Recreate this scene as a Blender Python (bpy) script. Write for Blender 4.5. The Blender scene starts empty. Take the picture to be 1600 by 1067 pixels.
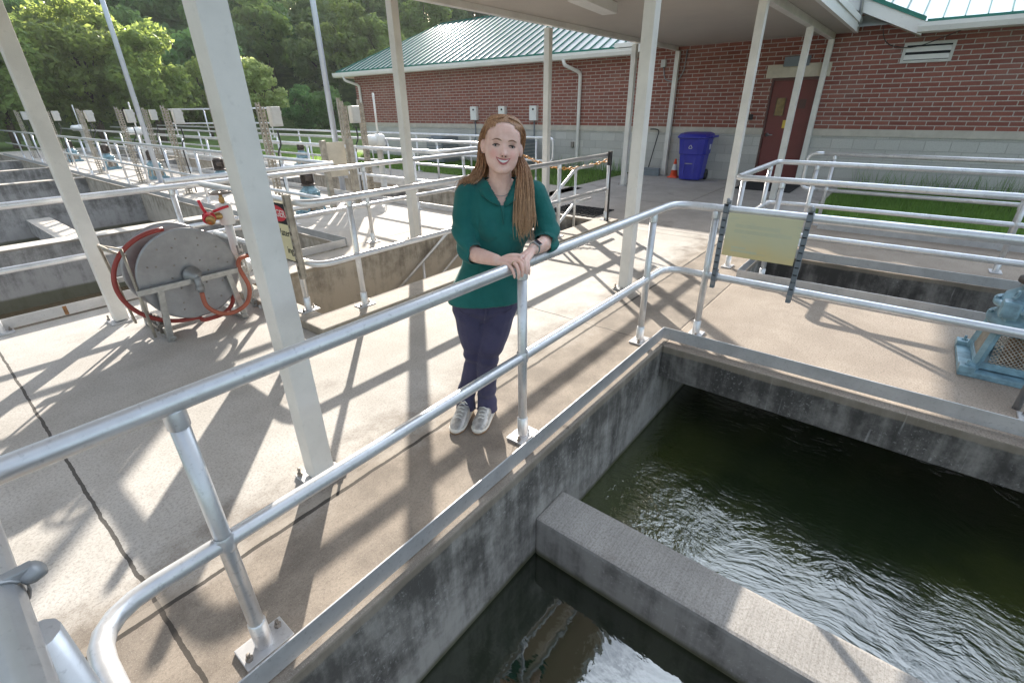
import bpy, bmesh, math, random
from mathutils import Vector, Matrix
import numpy as np
R = math.radians
sc = bpy.context.scene
COL = sc.collection

# ------------------------------------------------------------------ camera
cam = bpy.data.cameras.new('camera')
cam.sensor_width = 36.0
cam.lens = 36.0 * 742.05 / 1600.0
cam.clip_start = 0.02
cam.clip_end = 2000
co = bpy.data.objects.new('camera', cam)
COL.objects.link(co)
TH, RO, YAW = R(26.3173), R(-0.76715), R(38.8209)
fw = Vector((math.cos(TH)*math.cos(YAW), math.cos(TH)*math.sin(YAW), -math.sin(TH)))
rt = Vector((math.sin(YAW), -math.cos(YAW), 0))
up = rt.cross(fw)
r2 = rt*math.cos(RO) + up*math.sin(RO)
u2 = up*math.cos(RO) - rt*math.sin(RO)
co.matrix_world = Matrix(((r2.x, u2.x, -fw.x, 0), (r2.y, u2.y, -fw.y, 0), (r2.z, u2.z, -fw.z, 1.75), (0, 0, 0, 1)))
sc.camera = co

# ------------------------------------------------------------------ sky and sun
SUN_EL, SUN_AZ = R(20.4), R(49.0)          # azimuth measured from +X towards +Y
w = bpy.data.worlds.new('World')
sc.world = w
w.use_nodes = True
nt = w.node_tree
bg = nt.nodes['Background']
sky = nt.nodes.new('ShaderNodeTexSky')
sky.sky_type = 'NISHITA'
sky.sun_disc = False
sky.sun_elevation = SUN_EL
sky.sun_rotation = math.pi/2 - SUN_AZ
sky.air_density = 1.0
sky.dust_density = 1.5
sky.ozone_density = 1.0
# added broken cloud, unseen, brightens fill and water reflections; laid on a flat deck
def wn(typ, **kw):
    nd = nt.nodes.new('ShaderNode' + typ)
    for k, v in kw.items():
        setattr(nd, k, v)
    return nd
tc = wn('TexCoord')
sp_ = wn('SeparateXYZ')
nt.links.new(tc.outputs['Generated'], sp_.inputs[0])
zz_ = wn('Math', operation='MAXIMUM')
nt.links.new(sp_.outputs[2], zz_.inputs[0])
zz_.inputs[1].default_value = .06
dv = wn('VectorMath', operation='DIVIDE')
nt.links.new(tc.outputs['Generated'], dv.inputs[0])
cb = wn('CombineXYZ')
for i in range(3):
    nt.links.new(zz_.outputs[0], cb.inputs[i])
nt.links.new(cb.outputs[0], dv.inputs[1])
cn_ = wn('TexNoise')
nt.links.new(dv.outputs[0], cn_.inputs['Vector'])
cn_.inputs['Scale'].default_value = 1.15
cn_.inputs['Detail'].default_value = 7
cn_.inputs['Roughness'].default_value = .58
cr_ = wn('MapRange', interpolation_type='SMOOTHSTEP')
nt.links.new(cn_.outputs['Fac'], cr_.inputs['Value'])
cr_.inputs['From Min'].default_value = .32
cr_.inputs['From Max'].default_value = .55
hz_ = wn('MapRange', interpolation_type='SMOOTHSTEP')
nt.links.new(sp_.outputs[2], hz_.inputs['Value'])
hz_.inputs['From Min'].default_value = .05
hz_.inputs['From Max'].default_value = .35
cm_ = wn('Math', operation='MULTIPLY')
nt.links.new(cr_.outputs[0], cm_.inputs[0])
nt.links.new(hz_.outputs[0], cm_.inputs[1])
mx_ = wn('Mix', data_type='RGBA')
nt.links.new(cm_.outputs[0], mx_.inputs[0])
nt.links.new(sky.outputs[0], mx_.inputs[6])
mx_.inputs[7].default_value = (1.7, 1.85, 2.05, 1)
# bright cloud bank out of view, added where the basin water reflects it
dt_ = wn('VectorMath', operation='DOT_PRODUCT')
nt.links.new(tc.outputs['Generated'], dt_.inputs[0])
BA, BE = R(2), R(45)
dt_.inputs[1].default_value = (math.cos(BE)*math.cos(BA), math.cos(BE)*math.sin(BA), math.sin(BE))
bk_ = wn('MapRange', interpolation_type='SMOOTHSTEP')
nt.links.new(dt_.outputs['Value'], bk_.inputs['Value'])
bk_.inputs['From Min'].default_value = .86
bk_.inputs['From Max'].default_value = .94
bm_ = wn('Math', operation='MULTIPLY')
nt.links.new(bk_.outputs[0], bm_.inputs[0])
nt.links.new(cr_.outputs[0], bm_.inputs[1])
m2_ = wn('Mix', data_type='RGBA')
nt.links.new(bm_.outputs[0], m2_.inputs[0])
nt.links.new(mx_.outputs[2], m2_.inputs[6])
m2_.inputs[7].default_value = (9.5, 10.8, 12.4, 1)
nt.links.new(m2_.outputs[2], bg.inputs[0])
bg.inputs[1].default_value = 0.15
sl = bpy.data.lights.new('sun', 'SUN')
sl.energy = 5.0
sl.angle = R(0.55)
sl.color = (1.0, 0.925, 0.82)
so = bpy.data.objects.new('sun', sl)
COL.objects.link(so)
sd = Vector((math.cos(SUN_EL)*math.cos(SUN_AZ), math.cos(SUN_EL)*math.sin(SUN_AZ), math.sin(SUN_EL)))
so.rotation_euler = sd.to_track_quat('Z', 'Y').to_euler()
vs = sc.view_settings
vs.view_transform = 'Standard'
vs.look = 'None'
vs.exposure = 1.42
vs.gamma = 1.0
try:
    sc.cycles.max_bounces = 6
    sc.cycles.use_denoising = True
except Exception:
    pass

# ------------------------------------------------------------------ materials
class NT:
    def __init__(s, name):
        s.m = bpy.data.materials.new(name)
        s.m.use_nodes = True
        s.t = s.m.node_tree
        s.b = s.t.nodes['Principled BSDF']
        s.out = s.t.nodes['Material Output']
    def n(s, typ, **kw):
        nd = s.t.nodes.new('ShaderNode' + typ)
        for k, v in kw.items():
            setattr(nd, k, v)
        return nd
    def l(s, a, b):
        s.t.links.new(a, b)
    def pos(s):
        return s.n('NewGeometry').outputs['Position']
    def objc(s):
        return s.n('TexCoord').outputs['Object']
    def scale(s, v, k):
        nd = s.n('VectorMath', operation='MULTIPLY')
        s.l(v, nd.inputs[0])
        nd.inputs[1].default_value = k
        return nd.outputs[0]
    def noise(s, v, scale, detail=4, rough=.6):
        nd = s.n('TexNoise')
        s.l(v, nd.inputs['Vector'])
        nd.inputs['Scale'].default_value = scale
        nd.inputs['Detail'].default_value = detail
        nd.inputs['Roughness'].default_value = rough
        return nd.outputs['Fac']
    def ramp(s, f, a, b, interp='LINEAR'):
        nd = s.n('MapRange')
        nd.interpolation_type = 'SMOOTHSTEP'
        s.l(f, nd.inputs['Value'])
        nd.inputs['From Min'].default_value = a
        nd.inputs['From Max'].default_value = b
        return nd.outputs['Result']
    def math(s, op, a, b=None, clamp=False):
        nd = s.n('Math', operation=op)
        nd.use_clamp = clamp
        for i, x in enumerate((a, b)):
            if x is None:
                continue
            if isinstance(x, (int, float)):
                nd.inputs[i].default_value = x
            else:
                s.l(x, nd.inputs[i])
        return nd.outputs[0]
    def mix(s, f, a, b, mode='MIX'):
        nd = s.n('Mix', data_type='RGBA', blend_type=mode)
        ins = [i for i in nd.inputs]
        fi = nd.inputs[0]
        A = nd.inputs[6]
        B = nd.inputs[7]
        for sock, x in ((fi, f), (A, a), (B, b)):
            if isinstance(x, (int, float)):
                sock.default_value = x
            elif isinstance(x, tuple):
                sock.default_value = (*x, 1) if len(x) == 3 else x
            else:
                s.l(x, sock)
        return nd.outputs[2]
    def sep(s, v):
        nd = s.n('SeparateXYZ')
        s.l(v, nd.inputs[0])
        return nd.outputs
    def comb(s, x, y, z=0):
        nd = s.n('CombineXYZ')
        for i, a in enumerate((x, y, z)):
            if isinstance(a, (int, float)):
                nd.inputs[i].default_value = a
            else:
                s.l(a, nd.inputs[i])
        return nd.outputs[0]
    def col(s, c):
        if isinstance(c, tuple):
            s.b.inputs['Base Color'].default_value = (*c, 1)
        else:
            s.l(c, s.b.inputs['Base Color'])
    def set(s, rough=.6, metal=0, spec=.5):
        if isinstance(rough, (int, float)):
            s.b.inputs['Roughness'].default_value = rough
        else:
            s.l(rough, s.b.inputs['Roughness'])
        s.b.inputs['Metallic'].default_value = metal
        s.b.inputs['Specular IOR Level'].default_value = spec
    def bump(s, f, strength=.3, dist=.01):
        nd = s.n('Bump')
        nd.inputs['Strength'].default_value = strength
        nd.inputs['Distance'].default_value = dist
        s.l(f, nd.inputs['Height'])
        s.l(nd.outputs[0], s.b.inputs['Normal'])

def simple(name, c, rough=.6, metal=0, var=.12, scale=9, bump=0, spec=.5):
    """plain coloured surface with soft mottling and faint grime"""
    t = NT(name)
    v = t.objc()
    f = t.noise(v, scale, 5)
    g = t.noise(v, scale*9, 3)
    k = t.ramp(f, .3, .7)
    a = tuple(x*(1-var) for x in c)
    b = tuple(min(1, x*(1+var*.7)) for x in c)
    cc = t.mix(k, a, b)
    cc = t.mix(t.math('MULTIPLY', t.ramp(g, .58, .8), .25), cc, tuple(x*.55 for x in c))
    t.col(cc)
    r = t.math('ADD', t.math('MULTIPLY', f, .22), rough-.11)
    t.set(r, metal, spec)
    if bump:
        t.bump(g, bump, .004)
    return t.m

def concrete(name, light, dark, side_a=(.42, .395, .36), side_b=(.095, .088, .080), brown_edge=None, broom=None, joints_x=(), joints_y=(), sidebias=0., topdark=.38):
    t = NT(name)
    p = t.pos()
    sx, sy, sz = t.sep(p)
    big = t.noise(p, .55, 5, .6)
    mid = t.noise(p, 3.0, 5, .65)
    fine = t.noise(p, 80, 4, .8)
    grit = t.noise(p, 210, 3, .75)
    f = t.ramp(t.math('ADD', t.math('MULTIPLY', big, .6), t.math('MULTIPLY', mid, .4)), .36, .64)
    top = t.mix(f, dark, light)
    if brown_edge is not None:
        y0, y1, cb, cb2 = brown_edge
        ww = t.math('ADD', sy, t.math('MULTIPLY', t.math('SUBTRACT', mid, .5), .9))
        k = t.math('SUBTRACT', 1.0, t.ramp(ww, y0, y1))
        top = t.mix(t.math('MULTIPLY', k, .9), top, t.mix(t.ramp(mid, .35, .65), cb2, cb))
    sp = t.math('MULTIPLY', t.ramp(fine, .47, .62), topdark)
    top = t.mix(sp, top, (.13, .10, .08))
    sp2 = t.math('MULTIPLY', t.ramp(grit, .56, .66), .35)
    top = t.mix(sp2, top, (.62, .58, .52))
    if broom:
        br = t.noise(t.scale(p, broom), 1, 3, .6)
        top = t.mix(t.math('MULTIPLY', t.ramp(br, .42, .66), .28), top, (.15, .135, .12))
    # blotchy dark stains
    st = t.math('MULTIPLY', t.ramp(t.noise(p, 1.1, 6, .7), .56, .72), .45)
    top = t.mix(st, top, (.15, .12, .10))
    # thin cracks
    vor = t.n('TexVoronoi')
    vor.feature = 'DISTANCE_TO_EDGE'
    t.l(t.n('VectorMath', operation='ADD').outputs[0], vor.inputs['Vector'])
    add = vor.inputs['Vector'].links[0].from_node
    t.l(p, add.inputs[0])
    nz = t.n('TexNoise')
    t.l(p, nz.inputs['Vector'])
    nz.inputs['Scale'].default_value = 3
    scn = t.n('VectorMath', operation='MULTIPLY')
    t.l(nz.outputs['Color'], scn.inputs[0])
    scn.inputs[1].default_value = (.5, .5, .5)
    t.l(scn.outputs[0], add.inputs[1])
    vor.inputs['Scale'].default_value = .42
    ck = t.math('MULTIPLY', t.math('LESS_THAN', vor.outputs['Distance'], .0011), t.math('MULTIPLY', t.ramp(big, .54, .60), .6))
    top = t.mix(ck, top, (.07, .06, .05))
    wob = t.math('MULTIPLY', t.math('SUBTRACT', t.noise(p, 6, 4), .5), .03)
    def joint(coord, val, wd):
        d = t.math('ABSOLUTE', t.math('SUBTRACT', t.math('ADD', coord, wob), val))
        return t.math('LESS_THAN', d, wd)
    for (val, wd) in joints_x:
        top = t.mix(t.math('MULTIPLY', joint(sx, val, wd), .85), top, (.035, .03, .026))
    for (val, wd) in joints_y:
        top = t.mix(t.math('MULTIPLY', joint(sy, val, wd), .85), top, (.035, .03, .026))
        d2 = t.math('ABSOLUTE', t.math('SUBTRACT', t.math('SUBTRACT', sy, val), .035))
        top = t.mix(t.math('MULTIPLY', t.math('LESS_THAN', d2, .022), .35), top, (.42, .37, .31))
    # vertical faces: water stained
    q = t.scale(p, (1.0, 1.0, .12))
    streak = t.noise(q, 9, 5, .65)
    spl = t.noise(p, 26, 5, .75)
    g = t.math('ADD', t.math('MULTIPLY', streak, .42), t.math('MULTIPLY', t.noise(p, 3.2, 6, .75), .58))
    # algae and damp leave the upper half of the wall darker than the waterline band
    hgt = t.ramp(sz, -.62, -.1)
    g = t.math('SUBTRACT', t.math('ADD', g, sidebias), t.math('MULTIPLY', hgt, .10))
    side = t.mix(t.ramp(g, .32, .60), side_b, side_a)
    eff = t.math('MULTIPLY', t.ramp(t.noise(p, 48, 4, .8), .56, .66), t.ramp(t.noise(p, 2.3, 4), .46, .60))
    drip = t.math('MULTIPLY', t.ramp(t.noise(t.scale(p, (1, 1, .05)), 30, 3, .6), .60, .72), t.ramp(t.noise(p, 1.9, 4), .5, .66))
    side = t.mix(t.math('MULTIPLY', drip, .5), side, (.46, .45, .44))
    side = t.mix(t.math('MULTIPLY', eff, .42), side, (.56, .55, .53))
    lip = t.ramp(t.math('ADD', sz, t.math('MULTIPLY', t.math('SUBTRACT', mid, .5), .05)), -.06, -.045)
    side = t.mix(t.math('MULTIPLY', lip, .6), side, (.30, .25, .19))
    ol = t.math('SUBTRACT', 1.0, t.ramp(t.math('ADD', sz, t.math('MULTIPLY', t.math('SUBTRACT', mid, .5), .03)), -.735, -.685))
    side = t.mix(t.math('MULTIPLY', ol, .8), side, (.075, .075, .03))
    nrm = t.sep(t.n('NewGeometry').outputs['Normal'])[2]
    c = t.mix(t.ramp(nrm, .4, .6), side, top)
    t.col(c)
    t.set(.85, 0, .3)
    bm_ = t.math('ADD', t.math('MULTIPLY', fine, .6), t.math('MULTIPLY', grit, .5))
    t.bump(bm_, .35, .004)
    return t.m

def brickmat(name, c1, c2, mortar, bw, rh, ms, rough=.8, var=.35, bump=.6):
    t = NT(name)
    p = t.pos()
    x, y, z = t.sep(p)
    v = t.comb(t.math('ADD', y, x), z, 0)
    b = t.n('TexBrick')
    t.l(v, b.inputs['Vector'])
    b.inputs['Scale'].default_value = 1
    b.inputs['Brick Width'].default_value = bw
    b.inputs['Row Height'].default_value = rh
    b.inputs['Mortar Size'].default_value = ms
    b.inputs['Mortar Smooth'].default_value = .25
    b.inputs['Color1'].default_value = (*c1, 1)
    b.inputs['Color2'].default_value = (*c2, 1)
    b.inputs['Mortar'].default_value = (*mortar, 1)
    n1 = t.noise(p, 1.3, 4)
    n2 = t.noise(p, 40, 4)
    c = t.mix(t.math('MULTIPLY', t.ramp(n2, .4, .7), var), b.outputs['Color'], tuple(k*.6 for k in c1))
    c = t.mix(t.math('MULTIPLY', t.ramp(n1, .45, .7), .12), c, tuple(k*.8 for k in mortar))
    t.col(c)
    t.set(rough, 0, .3)
    h = t.math('SUBTRACT', t.math('MULTIPLY', n2, .25), b.outputs['Fac'])
    t.bump(h, bump, .006)
    return t.m

def water(name, c_deep, c_side, ripple, wscale, axis=None):
    t = NT(name)
    p = t.pos()
    x, y, z = t.sep(p)
    n0 = t.noise(p, .8, 4)
    c = t.mix(t.ramp(n0, .4, .65), c_deep, c_side)
    t.col(c)
    t.b.inputs['IOR'].default_value = 2.15
    t.set(.03, 0, .5)
    warp = t.n('TexNoise')
    t.l(p, warp.inputs['Vector'])
    warp.inputs['Scale'].default_value = 1.3
    add = t.n('VectorMath', operation='ADD')
    t.l(p, add.inputs[0])
    wc = t.n('VectorMath', operation='MULTIPLY')
    t.l(warp.outputs['Color'], wc.inputs[0])
    wc.inputs[1].default_value = (.6, .6, 0)
    t.l(wc.outputs[0], add.inputs[1])
    q = t.scale(add.outputs[0], (1.5, .7, 1))
    a = t.noise(q, wscale, 3, .55)
    b = t.noise(q, wscale*3.1, 3, .5)
    h = t.math('ADD', a, t.math('MULTIPLY', b, .28))
    amp = t.ramp(t.noise(p, .9, 3), .3, .62)
    h = t.math('MULTIPLY', h, t.math('ADD', .35, amp))
    t.bump(h, ripple, .05)
    return t.m

M = {}
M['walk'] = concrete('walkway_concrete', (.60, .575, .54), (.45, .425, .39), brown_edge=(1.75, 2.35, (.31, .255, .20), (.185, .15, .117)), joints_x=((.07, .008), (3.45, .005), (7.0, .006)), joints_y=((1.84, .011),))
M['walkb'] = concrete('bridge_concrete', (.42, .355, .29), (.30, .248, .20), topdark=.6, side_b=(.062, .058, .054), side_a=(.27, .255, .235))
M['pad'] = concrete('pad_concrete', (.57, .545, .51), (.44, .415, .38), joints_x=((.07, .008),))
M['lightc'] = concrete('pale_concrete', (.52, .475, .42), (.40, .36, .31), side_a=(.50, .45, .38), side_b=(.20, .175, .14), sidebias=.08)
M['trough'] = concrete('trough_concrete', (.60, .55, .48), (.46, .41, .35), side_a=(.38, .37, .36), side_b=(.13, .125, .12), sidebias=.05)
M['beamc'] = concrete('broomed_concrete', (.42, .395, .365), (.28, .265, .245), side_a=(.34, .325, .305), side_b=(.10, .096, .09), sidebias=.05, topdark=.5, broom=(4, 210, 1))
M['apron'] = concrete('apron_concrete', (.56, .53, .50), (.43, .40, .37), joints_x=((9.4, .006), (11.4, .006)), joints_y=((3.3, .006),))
M['brick'] = brickmat('red_brick', (.31, .112, .083), (.225, .078, .060), (.47, .43, .39), .305, .0865, .0095)
M['block'] = brickmat('pale_block', (.58, .57, .54), (.48, .47, .45), (.42, .41, .39), .41, .205, .006, var=.3, bump=.9)
M['stone'] = simple('cast_stone', (.58, .52, .42), .8, 0, .12, 4, .3)
M['capstone'] = simple('cap_stone', (.52, .48, .42), .8, 0, .12, 4, .3)
def alu(name, c, rough, metal):
    t = NT(name)
    p = t.pos()
    f = t.noise(p, 7, 5)
    g = t.noise(p, 55, 4)
    cc = t.mix(t.ramp(f, .35, .65), tuple(k*.86 for k in c), c)
    cc = t.mix(t.math('MULTIPLY', t.ramp(g, .56, .72), .4), cc, tuple(k*.45 for k in c))
    t.col(cc)
    t.set(t.math('ADD', t.math('MULTIPLY', g, .22), rough-.1), metal, .5)
    t.bump(g, .06, .002)
    return t.m
M['rail'] = alu('satin_aluminium', (.74, .75, .77), .36, .62)
M['toe'] = alu('mill_aluminium', (.60, .60, .61), .45, .5)
M['paint'] = simple('cream_paint', (.74, .72, .68), .4, 0, .10, 3)
M['ceil'] = simple('canopy_ceiling', (.50, .45, .40), .6, 0, .05, 2)
M['fascia'] = simple('white_trim', (.76, .75, .72), .4, 0, .06, 2)
M['galv'] = simple('galvanised_steel', (.46, .46, .45), .42, .75, .2, 14)
M['strut'] = simple('weathered_strut', (.40, .36, .30), .6, .35, .28, 12)
M['greybox'] = simple('grey_enclosure', (.56, .55, .52), .5, 0, .1, 5)
M['dark'] = simple('black_rubber', (.025, .025, .027), .6, 0, .2, 20)
M['bolt'] = simple('stained_bolt', (.30, .27, .24), .5, .6, .3, 30)
M['blue'] = simple('pale_blue_enamel', (.21, .35, .42), .38, 0, .34, 12, .25)
M['bluedk'] = simple('deep_blue_enamel', (.08, .24, .40), .4, 0, .22, 12)
M['motor'] = simple('rusty_motor', (.085, .066, .056), .6, .2, .35, 16, .3)
M['rust'] = simple('rusty_steel', (.32, .16, .07), .8, .1, .35, 20, .4)
M['bin'] = simple('blue_plastic', (.030, .034, .36), .38, 0, .1, 6)
M['white'] = simple('white_plastic', (.78, .78, .76), .5, 0, .05, 6)
M['orange'] = simple('orange_plastic', (.86, .10, .03), .5, 0, .08, 8)
M['chain'] = simple('orange_chain_plastic', (.75, .36, .10), .5, 0, .1, 20)
M['yellow'] = simple('yellow_plastic', (.72, .50, .08), .5, 0, .1, 12)
M['door'] = simple('maroon_door', (.165, .035, .036), .35, 0, .08, 3)
M['frame'] = simple('brown_frame', (.10, .045, .04), .45, 0, .1, 3)
M['green'] = simple('green_trim', (.015, .16, .12), .35, .1, .1, 4)
M['glass'] = simple('dark_glass', (.20, .13, .05), .1, 0, .3, 12)
M['hose'] = simple('red_hose', (.30, .045, .035), .5, 0, .15, 14, .2)
M['hose2'] = simple('orange_red_hose', (.42, .12, .07), .5, 0, .15, 14, .2)
M['red'] = simple('red_enamel', (.62, .03, .05), .35, 0, .1, 12)
M['brass'] = simple('brass', (.45, .30, .12), .35, .8, .2, 20)
M['steel'] = simple('brushed_stainless', (.33, .335, .35), .42, .5, .14, 7)
M['ac'] = simple('slate_metal', (.19, .22, .25), .5, .2, .1, 5)
M['signw'] = simple('cream_sign_face', (.72, .66, .42), .6, 0, .05, 6)
M['ghost'] = simple('faded_print', (.57, .57, .40), .6, 0, .05, 8)
M['mat'] = simple('black_mat', (.02, .021, .024), .9, 0, .2, 40, .4)
M['pole'] = simple('galvanised_pole', (.55, .60, .68), .4, .4, .05, 3)
M['dullsteel'] = simple('galvanised_dull', (.33, .34, .35), .5, .5, .15, 10)  # darker, duller galvanised steel for small fittings

def roofmat():
    t = NT('standing_seam_roof')
    p = t.pos()
    f = t.noise(p, 1.4, 4)
    t.col(t.mix(t.ramp(f, .35, .65), (.50, .53, .525), (.58, .605, .60)))
    t.set(t.math('ADD', t.math('MULTIPLY', f, .15), .30), .55, .5)
    return t.m
M['roof'] = roofmat()

def fadedsign():
    t = NT('sun_faded_panel')
    p = t.pos()
    x, y, z = t.sep(p)
    f = t.noise(p, 4, 5)
    k = t.ramp(t.math('ADD', z, t.math('MULTIPLY', t.math('SUBTRACT', f, .5), .22)), .70, .90)
    c = t.mix(k, (.68, .56, .28), (.62, .60, .40))
    c = t.mix(t.math('MULTIPLY', t.ramp(t.noise(t.scale(p, (1, 1, 6)), 4, 4), .55, .7), .35), c, (.42, .47, .42))
    t.col(c)
    t.set(.5)
    return t.m
M['faded'] = fadedsign()

def foliage(name, c1, c2, trans):
    t = NT(name)
    oi = t.n('ObjectInfo')
    p = t.pos()
    f = t.noise(p, .9, 3)
    g = t.noise(p, 14, 2)
    c = t.mix(t.ramp(f, .35, .65), c1, c2)
    c = t.mix(t.math('MULTIPLY', t.ramp(g, .4, .7), .5), c, tuple(min(1, k*1.6) for k in c2))
    hs = t.n('HueSaturation')
    t.l(c, hs.inputs['Color'])
    t.l(t.math('ADD', 1.05, t.math('MULTIPLY', oi.outputs['Random'], .5)), hs.inputs['Value'])
    t.l(t.math('ADD', .485, t.math('MULTIPLY', oi.outputs['Random'], .03)), hs.inputs['Hue'])
    t.col(hs.outputs[0])
    t.set(.38, 0, .5)
    tr = t.n('BsdfTranslucent')
    mx = t.mix(.5, hs.outputs[0], (trans[0], trans[1], trans[2]))
    t.l(mx, tr.inputs['Color'])
    ms = t.n('MixShader')
    ms.inputs[0].default_value = .58
    t.l(t.b.outputs[0], ms.inputs[1])
    t.l(tr.outputs[0], ms.inputs[2])
    t.l(ms.outputs[0], t.out.inputs['Surface'])
    return t.m
M['leaf_a'] = foliage('oak_leaf', (.10, .155, .045), (.17, .235, .07), (.62, .72, .16))
M['leaf_b'] = foliage('bush_leaf', (.06, .13, .045), (.10, .19, .06), (.40, .58, .15))
M['leaf_c'] = foliage('pale_leaf', (.16, .22, .075), (.24, .30, .12), (.70, .74, .28))
M['leaf_d'] = foliage('ridge_leaf', (.09, .145, .06), (.14, .20, .08), (.58, .66, .20))
M['grassb'] = foliage('grass_blade', (.085, .165, .035), (.15, .25, .06), (.28, .42, .10))
M['bark'] = simple('bark', (.10, .075, .055), .9, 0, .3, 12, .6)

def grassground():
    t = NT('grass_ground')
    p = t.pos()
    f = t.noise(p, .6, 5)
    g = t.noise(p, 26, 4, .75)
    c = t.mix(t.ramp(f, .35, .65), (.085, .14, .034), (.12, .19, .05))
    c = t.mix(t.math('MULTIPLY', t.ramp(g, .4, .7), .6), c, (.12, .17, .05))
    t.col(c)
    t.set(.9, 0, .2)
    t.bump(g, .8, .03)
    return t.m
M['grass'] = grassground()
def hillmat():
    t = NT('forest_floor')
    p = t.pos()
    g = t.noise(p, 1.6, 5, .75)
    t.col(t.mix(t.ramp(g, .35, .65), (.05, .075, .025), (.10, .14, .045)))
    t.set(.95, 0, .1)
    t.bump(g, 1, .4)
    return t.m
M['hill'] = hillmat()

# ------------------------------------------------------------------ mesh helpers
ROOTLOC = {}
class MB:
    def __init__(s):
        s.v = []
        s.f = []
        s.sm = []
    def add(s, vs, fs, smooth=False):
        o = len(s.v)
        s.v += [tuple(x) for x in vs]
        s.f += [tuple(i+o for i in f) for f in fs]
        s.sm += [smooth]*len(fs)
        return s
    def box(s, x0, x1, y0, y1, z0, z1, bev=0):
        if bev:
            return s.bbox((x0+x1)/2, (y0+y1)/2, (z0+z1)/2, abs(x1-x0), abs(y1-y0), abs(z1-z0), 0, bev)
        vs = [(x, y, z) for z in (z0, z1) for y in (y0, y1) for x in (x0, x1)]
        return s.add(vs, [(0, 2, 3, 1), (4, 5, 7, 6), (0, 1, 5, 4), (2, 6, 7, 3), (0, 4, 6, 2), (1, 3, 7, 5)])
    def bbox(s, cx, cy, cz, lx, ly, lz, rz=0, bev=0, mat=None):
        bm = bmesh.new()
        bmesh.ops.create_cube(bm, size=1)
        for v in bm.verts:
            v.co = Vector((v.co.x*lx, v.co.y*ly, v.co.z*lz))
        if bev:
            bmesh.ops.bevel(bm, geom=bm.edges[:], offset=bev, segments=2, affect='EDGES', profile=.6)
        mtx = Matrix.Translation((cx, cy, cz)) @ (mat if mat is not None else Matrix.Rotation(rz, 4, 'Z'))
        bm.verts.index_update()
        vs = [mtx @ v.co for v in bm.verts]
        fs = [[v.index for v in f.verts] for f in bm.faces]
        bm.free()
        return s.add(vs, fs)
    def tube(s, pts, r, seg=12, caps=True, smooth=True):
        pts = [Vector(p) for p in pts]
        n = len(pts)
        rs = r if isinstance(r, (list, tuple)) else [r]*n
        tang = []
        for i in range(n):
            a = pts[max(i-1, 0)]
            b = pts[min(i+1, n-1)]
            tang.append((b-a).normalized())
        ref = Vector((0, 0, 1)) if abs(tang[0].z) < .9 else Vector((1, 0, 0))
        nrm = (ref - tang[0]*ref.dot(tang[0])).normalized()
        vs, fs = [], []
        for i in range(n):
            nrm = (nrm - tang[i]*nrm.dot(tang[i])).normalized()
            bn = tang[i].cross(nrm)
            k = 1.0
            if 0 < i < n-1:
                c = max(.5, math.sqrt(max(.0, (1+(pts[i]-pts[i-1]).normalized().dot((pts[i+1]-pts[i]).normalized()))/2)))
            rr = rs[i]
            if isinstance(rr, (int, float)):
                rr = (rr, rr)
            for j in range(seg):
                a = 2*math.pi*j/seg
                vs.append(pts[i] + nrm*math.cos(a)*rr[0] + bn*math.sin(a)*rr[1])
        for i in range(n-1):
            for j in range(seg):
                a = i*seg+j
                b = i*seg+(j+1) % seg
                fs.append((a, b, b+seg, a+seg))
        s.add(vs, fs, smooth)
        if caps:
            o = len(s.v)-len(vs)
            s.f.append(tuple(o+j for j in range(seg))[::-1])
            s.f.append(tuple(o+(n-1)*seg+j for j in range(seg)))
            s.sm += [False, False]
        return s
    def lathe(s, prof, c, axis='Z', seg=24, smooth=True):
        """prof: list of (r, h) about an axis through c"""
        ax = Vector({'X': (1, 0, 0), 'Y': (0, 1, 0), 'Z': (0, 0, 1)}[axis]) if isinstance(axis, str) else Vector(axis).normalized()
        ref = Vector((0, 0, 1)) if abs(ax.z) < .9 else Vector((1, 0, 0))
        n = (ref-ax*ref.dot(ax)).normalized()
        b = ax.cross(n)
        c = Vector(c)
        vs, fs = [], []
        for r, h in prof:
            for j in range(seg):
                a = 2*math.pi*j/seg
                vs.append(c+ax*h+(n*math.cos(a)+b*math.sin(a))*max(r, 1e-4))
        for i in range(len(prof)-1):
            for j in range(seg):
                a = i*seg+j
                d = i*seg+(j+1) % seg
                fs.append((a, d, d+seg, a+seg))
        s.add(vs, fs, smooth)
        return s
    def prism(s, poly, d0, d1, ax='x'):
        """polygon in the plane across axis ax, extruded from d0 to d1"""
        n = len(poly)
        def P(a, b, d):
            return (d, a, b) if ax == 'x' else ((a, d, b) if ax == 'y' else (a, b, d))
        vs = [P(a, b, d0) for a, b in poly] + [P(a, b, d1) for a, b in poly]
        fs = [tuple(range(n))[::-1], tuple(range(n, 2*n))] + [(i, (i+1) % n, n+(i+1) % n, n+i) for i in range(n)]
        return s.add(vs, fs)
    def build(s, name, mat, parent=None, autos=True):
        me = bpy.data.meshes.new(name)
        off = Vector(ROOTLOC.get(parent.name, (0, 0, 0))) if parent else Vector((0, 0, 0))
        me.from_pydata([tuple(Vector(v)-off) for v in s.v], [], s.f)
        me.polygons.foreach_set('use_smooth', s.sm)
        me.materials.append(mat)
        bm = bmesh.new()
        bm.from_mesh(me)
        bmesh.ops.recalc_face_normals(bm, faces=bm.faces[:])
        bm.to_mesh(me)
        bm.free()
        me.update()
        o = bpy.data.objects.new(name, me)
        COL.objects.link(o)
        if parent:
            o.parent = parent
            ROOTLOC[o.name] = off
        return o

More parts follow.
